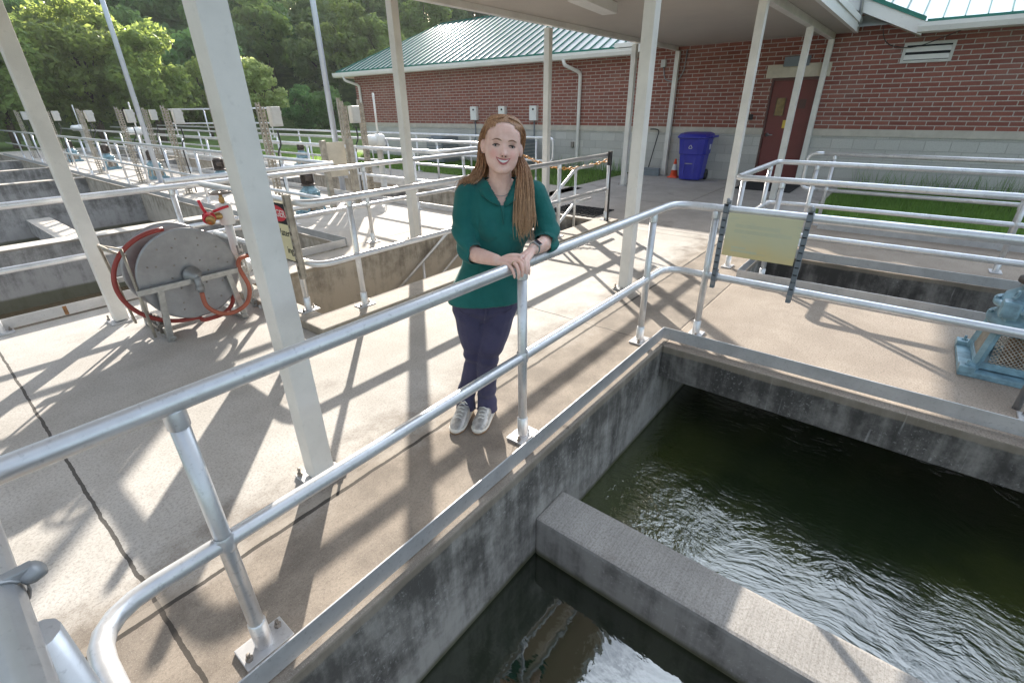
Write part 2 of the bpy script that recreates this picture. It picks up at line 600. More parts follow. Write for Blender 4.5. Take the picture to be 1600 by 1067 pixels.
def tag(o, label, cat, group=None):
    o['label'] = label
    o['category'] = cat
    if group:
        o['group'] = group
    return o
def thing(name, label, cat, loc, group=None):
    o = bpy.data.objects.new(name, None)
    o.empty_display_size = .1
    COL.objects.link(o)
    o.location = loc
    ROOTLOC[o.name] = tuple(loc)
    return tag(o, label, cat, group)
def struct(o):
    o['kind'] = 'structure'
    return o
def copy_tree(o, loc, rz=0, label=None, parent=None):
    c = o.copy()
    COL.objects.link(c)
    if parent is None:
        c.location = loc
        c.rotation_euler = (0, 0, rz)
        if label:
            c['label'] = label
    else:
        c.parent = parent
    for ch in list(o.children):
        copy_tree(ch, None, 0, None, c)
    return c

def fillet(path, rad=.14, n=5):
    P = [Vector(p) for p in path]
    out = [P[0]]
    for i in range(1, len(P)-1):
        a = (P[i-1]-P[i])
        b = (P[i+1]-P[i])
        r_ = min(rad, a.length*.45, b.length*.45)
        p0 = P[i]+a.normalized()*r_
        p1 = P[i]+b.normalized()*r_
        for k in range(n+1):
            t_ = k/n
            out.append(p0*(1-t_)**2 + P[i]*2*t_*(1-t_) + p1*t_*t_)
    out.append(P[-1])
    return out
# ------------------------------------------------------------------ ground, slabs, water
def slab(name, x0, x1, y0, y1, mat, z1=0., z0=-2.2, bev=.012):
    b = MB()
    b.bbox((x0+x1)/2, (y0+y1)/2, (z0+z1)/2, x1-x0, y1-y0, z1-z0, 0, bev)
    return struct(b.build(name, mat))
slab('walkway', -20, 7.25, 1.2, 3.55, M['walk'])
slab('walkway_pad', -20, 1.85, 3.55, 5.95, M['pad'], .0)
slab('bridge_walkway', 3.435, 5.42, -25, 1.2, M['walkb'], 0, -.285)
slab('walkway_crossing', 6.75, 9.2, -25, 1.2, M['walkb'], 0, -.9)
slab('apron', 7.25, 13.41, 1.2, 6.3, M['apron'])
# raised rim around the stairwell
slab('stairwell_kerb', 1.85, 7.25, 3.55, 3.87, M['lightc'], .07)
slab('stairwell_kerb', 1.85, 2.05, 3.87, 5.95, M['lightc'], .07)
slab('stairwell_wall', 2.05, 7.25, 5.45, 5.95, M['lightc'], 0)
slab('stairwell_floor', 2.05, 7.25, 3.87, 5.45, M['pad'], -1.9, -2.4)
slab('middle_walkway', 3.75, 6.3, 5.95, 34, M['lightc'])
slab('far_walkway', 8.0, 10.2, 6.3, 34, M['lightc'])
slab('far_walkway', 6.3, 10.2, 5.95, 6.3, M['lightc'])
slab('end_walkway', -25, 10.2, 34, 36, M['lightc'])
# basin cross walls (the long one-piece floor of the left basins)
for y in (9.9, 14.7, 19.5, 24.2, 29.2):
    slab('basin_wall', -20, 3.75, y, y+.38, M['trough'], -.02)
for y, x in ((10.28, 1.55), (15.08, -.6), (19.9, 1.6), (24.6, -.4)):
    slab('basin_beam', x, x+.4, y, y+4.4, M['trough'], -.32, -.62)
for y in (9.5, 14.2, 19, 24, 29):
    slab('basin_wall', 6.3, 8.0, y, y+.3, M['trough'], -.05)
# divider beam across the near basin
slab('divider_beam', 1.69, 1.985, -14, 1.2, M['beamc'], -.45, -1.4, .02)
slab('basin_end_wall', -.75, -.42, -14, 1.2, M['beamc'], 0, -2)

def sheet(name, x0, x1, y0, y1, z, mat):
    b = MB()
    b.add([(x0, y0, z), (x1, y0, z), (x1, y1, z), (x0, y1, z)], [(0, 1, 2, 3)])
    return struct(b.build(name, mat))
W1 = water('basin_water', (.016, .026, .010), (.045, .056, .015), .19, 12)
W2 = water('quiet_water', (.009, .014, .005), (.016, .022, .008), .06, 5)
W3 = water('brown_water', (.10, .065, .035), (.14, .095, .055), .06, 5)
sheet('water', 1.98, 6.76, -14, 1.25, -.74, W1)
sheet('water', -.45, 1.70, -14, 1.25, -.742, W2)
sheet('water', -20, 3.8, 5.9, 34, -.9, W3)
sheet('water', 6.2, 8.1, 6.2, 34, -.9, W2)
sheet('water', -20, 7, -25, -14, -.743, W2)

# grass strips, lawn and the wooded hill
def hill_h(x, y):
    d = math.hypot(x-8, y-6)
    ang = math.atan2(y, x)
    k = max(0, d-42)
    h = 15.5*(1-math.exp(-k/34.0))*1.15 + .05*k*.6
    h *= .55+.45*max(0, min(1, (ang-R(12))/R(26)))
    return h + .5*math.sin(x*.13)*math.sin(y*.11+1)*min(1, k/20)
def terrain():
    b = MB()
    xs = [-160, -120, -90, -65, -45, -32, -20, -10, 0, 5, 10.2, 13.4, 18, 24, 30, 36, 42, 50, 58, 66, 76, 90, 110, 140, 180, 230]
    ys = [-120, -80, -50, -25, -10, 0, 6.3, 12, 20, 28, 36, 42, 48, 54, 60, 68, 76, 86, 98, 115, 140, 180, 230]
    def hole(i, j):
        return xs[i] >= -20 and xs[i+1] <= 10.2 and ys[j] >= -25 and ys[j+1] <= 36
    idx = {}
    vs = []
    for i, x in enumerate(xs):
        for j, y in enumerate(ys):
            idx[i, j] = len(vs)
            vs.append((x, y, -.03+hill_h(x, y)))
    near, far = [], []
    for i in range(len(xs)-1):
        for j in range(len(ys)-1):
            if hole(i, j):
                continue
            f = (idx[i, j], idx[i+1, j], idx[i+1, j+1], idx[i, j+1])
            d = math.hypot((xs[i]+xs[i+1])/2-8, (ys[j]+ys[j+1])/2-6)
            (far if d > 40 else near).append(f)
    b.add(vs, near, False)
    struct(b.build('lawn', M['grass']))
    b = MB()
    b.add(vs, far, True)
    struct(b.build('hill', M['hill']))
terrain()
sheet('lawn', 9.2, 13.42, -25, 1.2, -.012, M['grass'])
def blades(name, spots, h0, h1, n, seed, mat, wid=.007, lean=.35):
    rng = random.Random(seed)
    b = MB()
    for (x0, x1, y0, y1) in spots:
        for _ in range(n):
            x, y = rng.uniform(x0, x1), rng.uniform(y0, y1)
            h = rng.uniform(h0, h1)
            a = rng.uniform(0, 6.283)
            lx, ly = math.cos(a)*lean*h*rng.random(), math.sin(a)*lean*h*rng.random()
            c, s = math.cos(a+1.2)*wid, math.sin(a+1.2)*wid
            b.add([(x-c, y-s, -.03), (x+c, y+s, -.03), (x+c*.6+lx*.5, y+s*.6+ly*.5, h*.6), (x-c*.6+lx*.5, y-s*.6+ly*.5, h*.6), (x+lx, y+ly, h)],
                  [(0, 1, 2, 3), (3, 2, 4)])
    o = b.build(name, mat)
    o['kind'] = 'stuff'
    return o
blades('grass', [(9.25, 13.3, -3.2, 1.15), (9.25, 11.5, -3.2, .9)], .05, .2, 7500, 3, M['grassb'])
blades('grass', [(10.3, 13.3, 6.4, 14), (10.3, 13.3, 14, 24)], .04, .11, 7000, 4, M['grassb'], .009)
weed_b = blades('weeds', [(12.4, 13.3, -2.6, .9)], .2, .62, 520, 5, M['leaf_b'], .005, .8)
weed_b = blades('weeds', [(13.0, 13.35, 6.6, 8.6)], .15, .45, 160, 6, M['leaf_b'], .009, .5)

# ------------------------------------------------------------------ railings
def railing(label, path, posts, group, z0=0., top=1.05, mid=.53, rt_=.03, rm=.028, rp=.0255, toe=None, toe_side=0, fil=.16, mid_path=None, bolts=False, collar=True, mat='rail', closed_end=None, plates=True):
    p0 = Vector((path[0][0], path[0][1], z0))
    r = thing('railing', label, 'railing', p0, group)
    ptop = fillet([(x, y, z0+top) for x, y in path], fil)
    pm = fillet([(x, y, z0+mid) for x, y in (mid_path or path)], fil)
    MB().tube(ptop, rt_, 14).build('top_rail', M[mat], r)
    if mid:
        MB().tube(pm, rm, 12).build('mid_rail', M[mat], r)
    if closed_end is not None:      # rounded return joining the two rails at one end
        for e in closed_end:
            q = path[e]
            o_ = path[1] if e == 0 else path[-2]
            d = (Vector(q)-Vector(o_)).normalized()
            a = [(q[0]-d.x*.05, q[1]-d.y*.05, z0+top), (q[0]+d.x*.2, q[1]+d.y*.2, z0+top), (q[0]+d.x*.2, q[1]+d.y*.2, z0+mid), (q[0]-d.x*.05, q[1]-d.y*.05, z0+mid)]
            MB().tube(fillet(a, .14), rm, 12).build('end_return', M[mat], r)
    for (x, y) in posts:
        b = MB().tube([(x, y, z0), (x, y, z0+top-.02)], rp, 12)
        collar and b.lathe([(rp+.004, top-.075), (rp+.004, top-.035), (rp-.004, top-.01)], (x, y, z0), 'Z', 12)
        b.lathe([(rp+.005, .0), (rp+.005, .13), (rp, .135)], (x, y, z0), 'Z', 12)
        mid and b.lathe([(rp+.003, mid-.03), (rp+.007, mid-.02), (rp+.007, mid+.02), (rp+.003, mid+.03)], (x, y, z0), 'Z', 12)
        p = b.build('post', M[mat], r)
        if plates:
            pb = MB().bbox(x, y, z0+.007, .17, .11, .013, 0, .003)
            q = pb.build('base_plate', M['toe'], p)
            for dx in (-.062, .062) if bolts else ():
                bb = MB()
                bb.lathe([(.013, .013), (.013, .026), (.007, .027), (.007, .045), (0, .046)], (x+dx, y+.02*(1 if dx > 0 else -1), z0), 'Z', 6, False)
                bb.build('anchor_bolt', M['bolt'], p)
    if toe:
        b = MB()
        for (a, c) in toe:
            d = Vector((c[0]-a[0], c[1]-a[1]))
            ang = math.atan2(d.y, d.x)
            b.bbox((a[0]+c[0])/2, (a[1]+c[1])/2, z0+.062, d.length, .007, .1, ang, .002)
        b.build('toe_board', M['toe'], r)
    return r

RG = 'aluminium pipe railings around the basins'
railing('aluminium railing the woman leans on, turning the corner at the yellowed sign board',
        [(-6, 1.385), (3.79, 1.385), (3.79, -9)],
        [(-1.5, 1.385), (.26, 1.385), (1.81, 1.385), (3.4, 1.385), (3.79, 1.06), (3.79, -.97), (3.79, -2.6)], RG, mid_path=[(-.09, .1), (-.09, 1.385), (3.79, 1.385), (3.79, -9)], bolts=True,
        toe=[((-.4, 1.245), (3.545, 1.245)), ((3.545, 1.241), (3.545, -9))])
railing('blurred aluminium railing end in the bottom left corner, right beside the camera',
        [(-.13, 1.32), (-.13, -2.5)], [(-.108, .86), (-.13, -.9)], RG, fil=.1, rt_=.034, mid=0, rp=.032, collar=False)
railing('aluminium railing along the near edge of the left basins, behind the hose reel',
        [(-8, 5.9), (1.98, 5.9), (7.2, 5.9)], [(-1.4, 5.9), (.15, 5.9), (1.78, 5.9), (4.1, 5.87), (6.1, 5.9)], RG, bolts=True,
        toe=[((-8, 5.965), (3.7, 5.965))])
railing('aluminium railing round the near side of the stairwell, carrying the caution sign',
        [(2.02, 5.75), (2.02, 3.72), (7.05, 3.72)], [(2.02, 4.05), (2.42, 3.74), (5.7, 3.72), (7.1, 3.72)], RG, z0=.065, top=1.0, mid=.49, bolts=True)
railing('aluminium railing round the second basin beyond the bridge walkway, squared near the entrance columns',
        [(5.6, -9), (5.6, 1.42), (7.45, 1.42), (7.45, -9)],
        [(5.6, .98), (5.6, -1.0), (5.9, 1.42), (7.1, 1.42), (7.45, .95), (7.45, -1.05)], RG,
        toe=[((5.47, 1.2), (5.47, -9)), ((6.72, 1.2), (6.72, -9)), ((5.47, 1.204), (6.72, 1.204))], fil=.08)
railing('aluminium railing beside the grass strip below the brick wall, with a rounded end',
        [(8.98, -9), (8.98, 1.1)], [(8.98, .95), (8.7, -1.2), (8.98, -2.6)], RG, closed_end=[1], toe=[((8.62, .9), (8.62, -9))])
railing('aluminium railing along the left edge of the middle walkway, over the row of left basins',
        [(1.9, 6.45), (4.02, 6.45), (4.02, 33)], [(4.02, y) for y in (7.9, 9.6, 11.3, 13, 14.7, 16.4, 18.1, 19.8, 21.5, 23.2, 24.9, 26.6, 28.3, 30)], RG,
        toe=[((3.75, 6.0), (3.75, 33))], fil=.06)
railing('aluminium railing along the right edge of the middle walkway, turning beside the stairwell',
        [(6.15, 33), (6.15, 6.6), (7.2, 6.6)], [(6.15, y) for y in (7.2, 9, 10.8, 12.6, 14.4, 16.2, 18, 20, 22, 24, 26)], RG,
        toe=[((6.28, 6.4), (6.28, 33))])
railing('aluminium railing on the far side of the narrow basin nearest the brick building',
        [(8.15, 33), (8.15, 6.5), (7.3, 6.5)], [(8.15, y) for y in (6.9, 8.7, 10.5, 12.3, 14.1, 16, 18, 20, 22)], RG,
        toe=[((8.05, 6.4), (8.05, 33))])
railing('aluminium railing on the lawn edge before the wall boxes, closed by a rounded end',
        [(10.25, 33), (10.25, 7.1)], [(10.25, y) for y in (7.4, 9.6, 11.8, 14, 16.2, 18.4, 20.6, 23)], RG, closed_end=[1])
railing('distant aluminium railing closing the far end of the left basins below the trees',
        [(-20, 34.1), (3.7, 34.1)], [(-19+1.8*i, 34.1) for i in range(13)], RG)
railing('raised aluminium platform railing standing behind the middle walkway by the pale tree',
        [(8.2, 24.5), (10.2, 20.0)], [(8.25, 24.4), (8.9, 22.9), (9.7, 21.1), (10.15, 20.1)], RG, z0=.75)

tag(MB().bbox(.62, 5.9595, .058, .03, .004, .085, 0, .001).build('rust_streak', M['rust']), 'orange rust streak down the white toe board behind the leaning column', 'rust stain')
# stair rails going down into the stairwell
def stair_rail(label, y, x0, z0, x1, z1, flat):
    r = thing('stair_rail', label, 'handrail', (x1, y, 0), 'handrails of the stairs going down')
    MB().tube(fillet([(x0, y, z0), (x1, y, z1), (x1+flat, y, z1)], .12), .022, 12).build('top_rail', M['rail'], r)
    MB().tube(fillet([(x0, y, z0-.5), (x1, y, z1-.5), (x1+flat, y, z1-.5)], .12), .02, 12).build('mid_rail', M['rail'], r)
    for k in (.25, .62, 1.0):
        x = x0+(x1-x0)*k
        z = z0+(z1-z0)*k
        MB().tube([(x, y, z-.9), (x, y, z)], .02, 10).build('post', M['rail'], r)
stair_rail('sloping handrail on the near side of the stairs, at right of the woman', 3.95, 4.6, -.15, 6.5, .9, .5)
stair_rail('sloping handrail against the streaked far stairwell wall, left of the woman', 5.36, 3.9, -.70, 6.55, .85, .4)
b = MB()
for i in range(10):
    b.box(6.98-.27*(i+1), 7.24, 3.88, 5.44, -1.9, -.19*(i+1)+.0) if False else b.box(6.98-.27*i-.27, 6.98-.27*i, 3.88, 5.44, -1.95, -.19*(i+1))
struct(b.build('stair_steps', M['pad']))

# ------------------------------------------------------------------ brick building
WX = 13.4
bl = thing('brick_building', 'long red brick building with pale block base and green metal roof', 'building', (WX, 3, 0))
def wallboxes(name, mat, z0, z1, x0=WX, gap=True, ymin=-14, ymax=18.9):
    b = MB()
    b.box(x0, WX+.3, 3.03, ymax, z0, z1)
    b.box(x0, WX+.3, ymin, 2.07, z0, z1)
    b.box(WX+.3, 24, ymax-.3+(WX-x0), ymax+(WX-x0), z0, z1)
    return b
wallboxes('wall_base', None, 0, 1.075).build('wall_base', M['block'], bl)
wallboxes('cap', None, 1.075, 1.215, WX-.022).build('cap_course', M['capstone'], bl)
b = wallboxes('wall', None, 1.215, 2.93)
b.box(WX, WX+.3, 2.07, 3.03, 2.245, 2.93)
b.add([(WX+.002, 6.35, 2.93), (WX+.002, .55, 2.93), (WX+.002, 3.45, 4.3)], [(0, 1, 2)])
b.build('wall', M['brick'], bl)
MB().bbox(WX-.012, 2.55, 2.385, .06, 1.26, .26, 0, .006).build('lintel', M['stone'], bl)
# main roof
ex, ez, rx, rz_ = 12.9, 3.06, 16.7, 4.86
yl, yr, yrid = 19.4, -14, 17.0
b = MB()
b.add([(ex, yr, ez), (ex, yl, ez), (rx, yrid, rz_), (rx, yr, rz_), (2*rx-ex, yl, ez), (2*rx-ex, yr, ez)],
      [(0, 1, 2, 3), (1, 4, 2), (4, 5, 3, 2)])
roof = b.build('roof', M['roof'], bl)
b = MB()
def rib(a, c, wd=.018, hh=.035):
    a, c = Vector(a), Vector(c)
    d = (c-a)
    L = d.length
    d.normalize()
    s = d.cross(Vector((0, 0, 1))).normalized()
    n = s.cross(d).normalized()
    if n.z < 0:
        n = -n
    q = [a-s*wd/2, a+s*wd/2, a+s*wd/2+n*hh, a-s*wd/2+n*hh]
    b.add(q+[p+d*L for p in q], [(3, 2, 1, 0), (4, 5, 6, 7), (0, 1, 5, 4), (1, 2, 6, 5), (2, 3, 7, 6), (3, 0, 4, 7)])
sl_ = (rz_-ez)/(rx-ex)
y = 19.2
while y > -6:
    if y > yrid:
        k = (yl-y)/(yl-yrid)
    else:
        k = 1
    if not (.7 < y < 6.2):
        rib((ex+.02, y, ez+.01), (ex+(rx-ex)*k, y, ez+(rz_-ez)*k))
    else:
        gz = 4.36-.477*abs(y-3.45)          # starts above the entrance gable
        xs_ = ex+(gz-ez)/sl_
        if xs_ < rx-.2:
            rib((xs_, y, gz+.02), (rx, y, rz_))
    y -= .305
rib((ex, yl, ez), (rx, yrid, rz_), .10, .03)
rib((rx, yrid, rz_), (rx, -6, rz_), .12, .03)
b.build('roof_seam', M['green'], roof)
b = MB()
b.bbox(ex+.004, (yl+6.35)/2, ez+.005, .03, yl-6.35, .05, 0)
b.bbox(ex+.004, (.5+yr)/2, ez+.005, .03, .5-yr, .05, 0)
b.build('eave_trim', M['green'], roof)
# entrance gable
b = MB()
gy, gz = 3.45, 4.36
for s_, y1 in ((1, 6.35), (-1, .55)):
    b.add([(ex, y1, ez), (ex, gy, gz), (rx-.4, gy, gz), (rx-.4, y1, ez)], [(0, 1, 2, 3)])
gr = b.build('gable_roof', M['roof'], bl)
b = MB()
for y1 in (6.37, .53):
    a0, a1 = Vector((ex-.02, y1, ez)), Vector((ex-.02, gy, gz))
    b.add([a0+Vector((0, 0, -.22)), a1+Vector((0, 0, -.22)), a1, a0, a0+Vector((.04, 0, -.22)), a1+Vector((.04, 0, -.22)), a1+Vector((.04, 0, 0)), a0+Vector((.04, 0, 0))],
          [(0, 1, 2, 3), (4, 7, 6, 5), (0, 4, 5, 1), (3, 2, 6, 7)])
b.build('rake_board', M['fascia'], bl)
b = MB()
for y1 in (6.37, .53):
    a0, a1 = Vector((ex-.05, y1, ez+.002)), Vector((ex-.05, gy, gz+.002))
    b.add([a0, a1, a1+Vector((0, 0, .07)), a0+Vector((0, 0, .07)), a0+Vector((.3, 0, 0)), a1+Vector((.3, 0, 0)), a1+Vector((.3, 0, .07)), a0+Vector((.3, 0, .07))],
          [(0, 1, 2, 3), (4, 7, 6, 5), (0, 4, 5, 1), (3, 2, 6, 7)])
b.build('rake_trim', M['green'], bl)
b = MB()
for y1 in (6.37, .53):
    b.add([(ex, y1, ez-.215), (WX, y1, ez-.215), (WX, gy, gz-.215), (ex, gy, gz-.215)], [(0, 1, 2, 3)])
b.box(ex, WX+.001, 6.37, yl, 2.905, 2.925)
b.box(ex, WX+.001, yr, .53, 2.905, 2.925)
b.box(WX, 20.5, 18.9, yl, 2.905, 2.925)
b.build('soffit', M['stone'], bl)
for y0, y1 in ((6.3, yl+.1), (yr, .6)):
    b = MB()
    b.prism([(ex, 2.87), (ex-.09, 2.89), (ex-.125, 2.97), (ex-.125, 3.035), (ex, 3.045)], y0, y1, 'y')
    b.build('gutter', M['fascia'], bl)
b = MB()
b.box(ex-.02, 20.5, yl+.003, yl+.1, 2.87, 3.04)
b.build('gutter', M['fascia'], bl)
MB().bbox(ex-.06, 6.5, 3.1, .2, .55, .1, 0, .01).build('gutter_end_box', M['fascia'], bl)
for y in (18.55, 8.1):
    p = fillet([(ex-.05, y+.28, 2.9), (ex-.05, y+.24, 2.76), (WX-.07, y, 2.58), (WX-.07, y, .1), (WX-.2, y, .06)], .1, 5)
    MB().tube(p, (.05), 10).build('downspout', M['paint'], bl)
# door
dr = MB().bbox(WX+.075, 2.55, 1.1, .05, .9, 2.2, 0, .004).build('door', M['door'], bl)
b = MB()
b.box(WX-.004, WX+.12, 3.0, 3.04, 0, 2.25)
b.box(WX-.004, WX+.12, 2.06, 2.10, 0, 2.25)
b.box(WX-.005, WX+.12, 2.1, 3.0, 2.2, 2.251)
b.build('door_frame', M['frame'], bl)
b = MB().bbox(WX+.048, 2.77, 1.66, .012, .18, .36, 0, .002)
b.build('door_window', M['glass'], dr)
b = MB()
for (ya, yb, za, zb) in ((2.665, 2.68, 1.47, 1.85), (2.86, 2.875, 1.47, 1.85), (2.68, 2.86, 1.47, 1.48), (2.68, 2.86, 1.84, 1.85)):
    b.box(WX+.036, WX+.05, ya, yb, za, zb)
b.build('window_trim', M['frame'], dr)
MB().bbox(WX+.045, 2.58, 1.3, .006, .13, .17, 0, .002).build('warning_plate', M['yellow'], dr)
MB().bbox(WX+.045, 2.33, 1.72, .006, .15, .19, 0, .002).build('door_plate', M['frame'], dr)
b = MB().lathe([(.04, 0), (.04, .02), (.014, .03), (.014, .06)], (WX+.05, 2.92, 1.07), (-1, 0, 0), 14)
b.tube([(WX-.005, 2.92, 1.07), (WX-.008, 2.80, 1.07)], .012, 8)
b.build('door_handle', M['steel'], dr)
b = MB()
for z in (.3, 1.1, 1.9):
    b.tube([(WX+.035, 2.095, z-.05), (WX+.035, 2.095, z+.05)], .011, 8)
b.build('hinge', M['steel'], dr)
b = MB().bbox(WX-.05, 2.6, 2.56, .12, .5, .19, 0, .01)
b.build('door_light', M['ac'], bl)
# louvred vent
vt = MB()
for (ya, yb, za, zb) in ((-.03, .76, 2.72, 2.765), (-.03, .76, 2.42, 2.465), (-.03, .02, 2.465, 2.72), (.71, .76, 2.465, 2.72)):
    vt.box(WX-.03, WX+.01, ya, yb, za, zb)
vt = vt.build('louvre_vent', M['greybox'], bl)
MB().box(WX-.004, WX+.004, .02, .71, 2.465, 2.72).build('vent_dark_backing', M['mat'], vt)  # dark sheet standing in for the shade behind the blades
b = MB()
for i in range(2):
    z = 2.475+i*.13
    b.add([(WX-.028, .02, z), (WX-.028, .71, z), (WX-.008, .71, z+.085), (WX-.008, .02, z+.085)], [(0, 1, 2, 3)])
b.build('vent_blade', M['fascia'], vt)
# small wall fixtures
t_ = tag(MB().bbox(WX-.05, 5.66, 2.68, .1, .12, .16, 0, .01).build('junction_box', M['greybox']), 'small grey twin junction box high on the brick under the canopy end', 'junction box')
MB().tube(fillet([(WX-.03, 5.66, 2.6), (WX-.03, 5.6, 2.3), (WX-.03, 5.25, 2.25), (WX-.03, 5.12, 2.5), (WX-.03, 5.1, 2.95)], .12), .014, 8).build('conduit', M['dullsteel'], t_)
tag(MB().bbox(WX-.02, 3.35, 1.45, .05, .09, .12, 0, .006).build('card_reader', M['dark']), 'little dark card reader on the brick left of the maroon door', 'card reader')
tag(MB().bbox(WX-.02, 8.3, .68, .05, .1, .16, 0, .006).build('outlet_box', M['bolt']), 'small brown outlet box low on the block base beside the downspout', 'outlet')
for i, (y, lb) in enumerate(((12.25, 'white disconnect box on the brick, leftmost of three, left of the woman'), (11.0, 'white disconnect box on the brick straight above the woman\'s head'), (9.73, 'white disconnect box on the brick, rightmost of three, right of her head'))):
    bx = thing('disconnect_box', lb, 'electrical box', (WX, y, 1.55), 'electrical boxes on the brick wall')
    MB().bbox(WX-.07, y, 1.55, .13, .27, .42, 0, .012).build('enclosure', M['white'], bx)
    MB().lathe([(.03, 0), (.03, .02), (0, .022)], (WX-.135, y-.02, 1.66), (-1, 0, 0), 10).build('switch', M['dark'], bx)
    MB().tube([(WX-.04, y, 1.34), (WX-.04, y, .85), (WX-.25, y-.1, .6)], .02, 8).build('conduit', M['ac'], bx)
for i, (y, lb) in enumerate(((13.1, 'dark grey air conditioner on the grass left of the woman\'s shoulder'), (9.75, 'dark grey air conditioner on the grass right of her hair, behind the rail end'))):
    ac = thing('air_conditioner', lb, 'air conditioner', (12.55, y, 0), 'air conditioners beside the brick wall')
    MB().bbox(12.55, y, .43, .8, .8, .8, 0, .03).build('cabinet', M['ac'], ac)
    b = MB()
    for k in range(7):
        b.bbox(12.14, y, .14+.095*k, .02, .72, .045, 0)
        b.bbox(12.55, y-.41, .14+.095*k, .72, .02, .045, 0)
    b.build('louvre', M['dullsteel'], ac)
    MB().lathe([(.38, 0), (.38, .05), (.3, .07), (0, .075)], (12.55, y, .83), 'Z', 24).build('fan_top', M['ac'], ac)

# overhead cable along the gable and its mast
tag(MB().tube([(12.85, 1.55, 3.1), (12.82, 1.62, 3.6), (12.8, 1.65, 4.1)], .03, 10).build('mast', M['galv']), 'short galvanised mast at the canopy corner below the right roof', 'mast')
tag(MB().tube(fillet([(12.86, 1.3, 4.0), (13.05, 1.25, 3.3), (13.34, 1.1, 2.75), (13.36, .6, 2.66), (12.9, -.1, 2.9)], .3), .008, 6).build('overhead_cable', M['dark']), 'thin black cable drooping across the brick by the louvre vent', 'cable')

# ------------------------------------------------------------------ canopy
cp = thing('walkway_canopy', 'long flat canopy on square cream columns over the walkway to the door', 'canopy', (6, 3.6, 0))
MB().box(-1.6, 13.38, 1.64, 5.44, 3.03, 3.10).build('ceiling', M['ceil'], cp)
b = MB()
b.box(-1.65, 13.38, 5.44, 5.5, 2.985, 3.2)
b.box(-1.65, -1.6, 1.64, 5.44, 2.985, 3.2)
b.build('left_fascia', M['paint'], cp)
b = MB()
b.box(-1.65, 13.2, 1.575, 1.637, 2.985, 3.2)
b.box(-1.65, 13.2, 1.55, 1.573, 3.13, 3.23)
b.build('right_fascia', M['fascia'], cp)
MB().box(-1.6, 13.38, 1.99, 2.09, 2.92, 3.028).build('beam', M['paint'], cp)
MB().box(-1.6, 13.38, 5.33, 5.437, 2.95, 3.028).build('beam', M['paint'], cp)
MB().box(-1.64, 13.38, 1.58, 5.49, 3.205, 3.22).build('roof_deck', M['ac'], cp)
for (x, y) in ((.885, 2.03), (4.47, 2.05), (7.72, 2.03), (10.9, 2.03), (13.31, 2.03), (.9, 5.4), (4.5, 5.4), (7.8, 5.4), (11.06, 5.38), (13.31, 5.3)):
    z0 = 0
    c = MB().bbox(x, y, 1.47+z0, .108, .108, 2.9, 0, .008).build('column', M['paint'], cp)
    MB().bbox(x, y, z0+.007, .19, .19, .014, 0, .003).build('base_plate', M['toe'], c)
    for dx, dy in ((-.075, .075), (.075, -.075)):
        b = MB()
        b.lathe([(.015, .013), (.015, .028), (.008, .03), (.008, .06), (0, .061)], (x+dx, y+dy, z0), 'Z', 6, False)
        b.build('anchor_bolt', M['bolt'], c)
lf = MB()
lf.bbox(6.6, 3.85, 2.96, 1.2, .22, .13, R(8), .01)
lf.build('light_fixture', M['fascia'], cp)
# ------------------------------------------------------------------ hose reel
hx, hy, hz = 1.33, 4.6, .5
hr = thing('hose_reel', 'round stainless hose reel with wound red hose beside the cream column', 'hose reel', (hx, hy+.2, 0))
for y, nm in ((4.60, 'side_disc'), (4.93, 'side_disc')):
    s_ = -1 if y < 4.8 else 1
    b = MB().lathe([(0, 0), (.2, 0), (.2, .0), (.203, .009), (.213, .009), (.216, 0), (.37, 0), (.383, .004), (.388, .012), (.383, .02), (.37, .018), (0, .018)], (hx, y, hz), (0, s_, 0), 56)
    d = b.build(nm, M['steel'], hr)
    b = MB()
    for rr, n, ph in ((.31, 12, .1), (.255, 8, .3), (.14, 8, 0)):
        for k in range(n):
            a = 6.283*k/n+ph
            b.lathe([(.007, .0), (.007, .003), (0, .0035)], (hx+rr*math.cos(a), y+s_*.0185, hz+rr*math.sin(a)), (0, s_, 0), 8)
    b.build('rivet', M['bolt'], d)
b = MB().lathe([(.12, .02), (.12, .31)], (hx, 4.6, hz), 'Y', 24)
b.build('drum', M['steel'], hr)
b = MB()
for k in range(6):
    b.lathe([(.235+.02*math.cos(a), .05+.045*k+.02*math.sin(a)) for a in [i*6.283/10 for i in range(11)]], (hx, 4.6, hz), 'Y', 40)
b.build('wound_hose', M['hose'], hr)
b = MB().lathe([(.07, -.02), (.07, -.045), (.045, -.05), (.045, -.09), (.03, -.095), (.03, -.13), (0, -.131)], (hx, 4.58, hz), (0, 1, 0), 20)
b.tube([(hx, 4.46, hz), (hx-.0, 4.46, hz-.13)], .026, 12)
b.lathe([(.034, 0), (.034, .03)], (hx, 4.46, hz-.11), 'Z', 8)
b.build('swivel', M['dullsteel'], hr)
b = MB()
for y in (4.53, 5.08):
    b.bbox(hx-.29, y, .21, .045, .03, .45, 0, .003, Matrix.Rotation(R(6), 4, 'Y'))
    b.bbox(hx+.29, y, .21, .045, .03, .45, 0, .003, Matrix.Rotation(R(-6), 4, 'Y'))
    b.bbox(hx, y, .455, .84, .03, .045, 0, .003)
b.bbox(hx-.3, 4.8, .03, .05, .6, .03, 0, .003)
b.bbox(hx+.3, 4.8, .03, .05, .6, .03, 0, .003)
b.build('frame', M['galv'], hr)
b = MB()
b.tube([(.93, 4.56, .06), (.93, 4.60, .80), (.86, 4.9, .80), (.93, 5.05, .06)], .011, 8)
b.tube([(.97, 4.7, .72), (.84, 4.72, .80)], .011, 8)
b.tube([(.86, 4.6, .80), (.86, 4.9, .80)], .011, 8)
b.build('hose_guide', M['strut'], hr)
b = MB()
b.bbox(1.02, 4.78, .12, .09, .34, .03, R(0), .004)
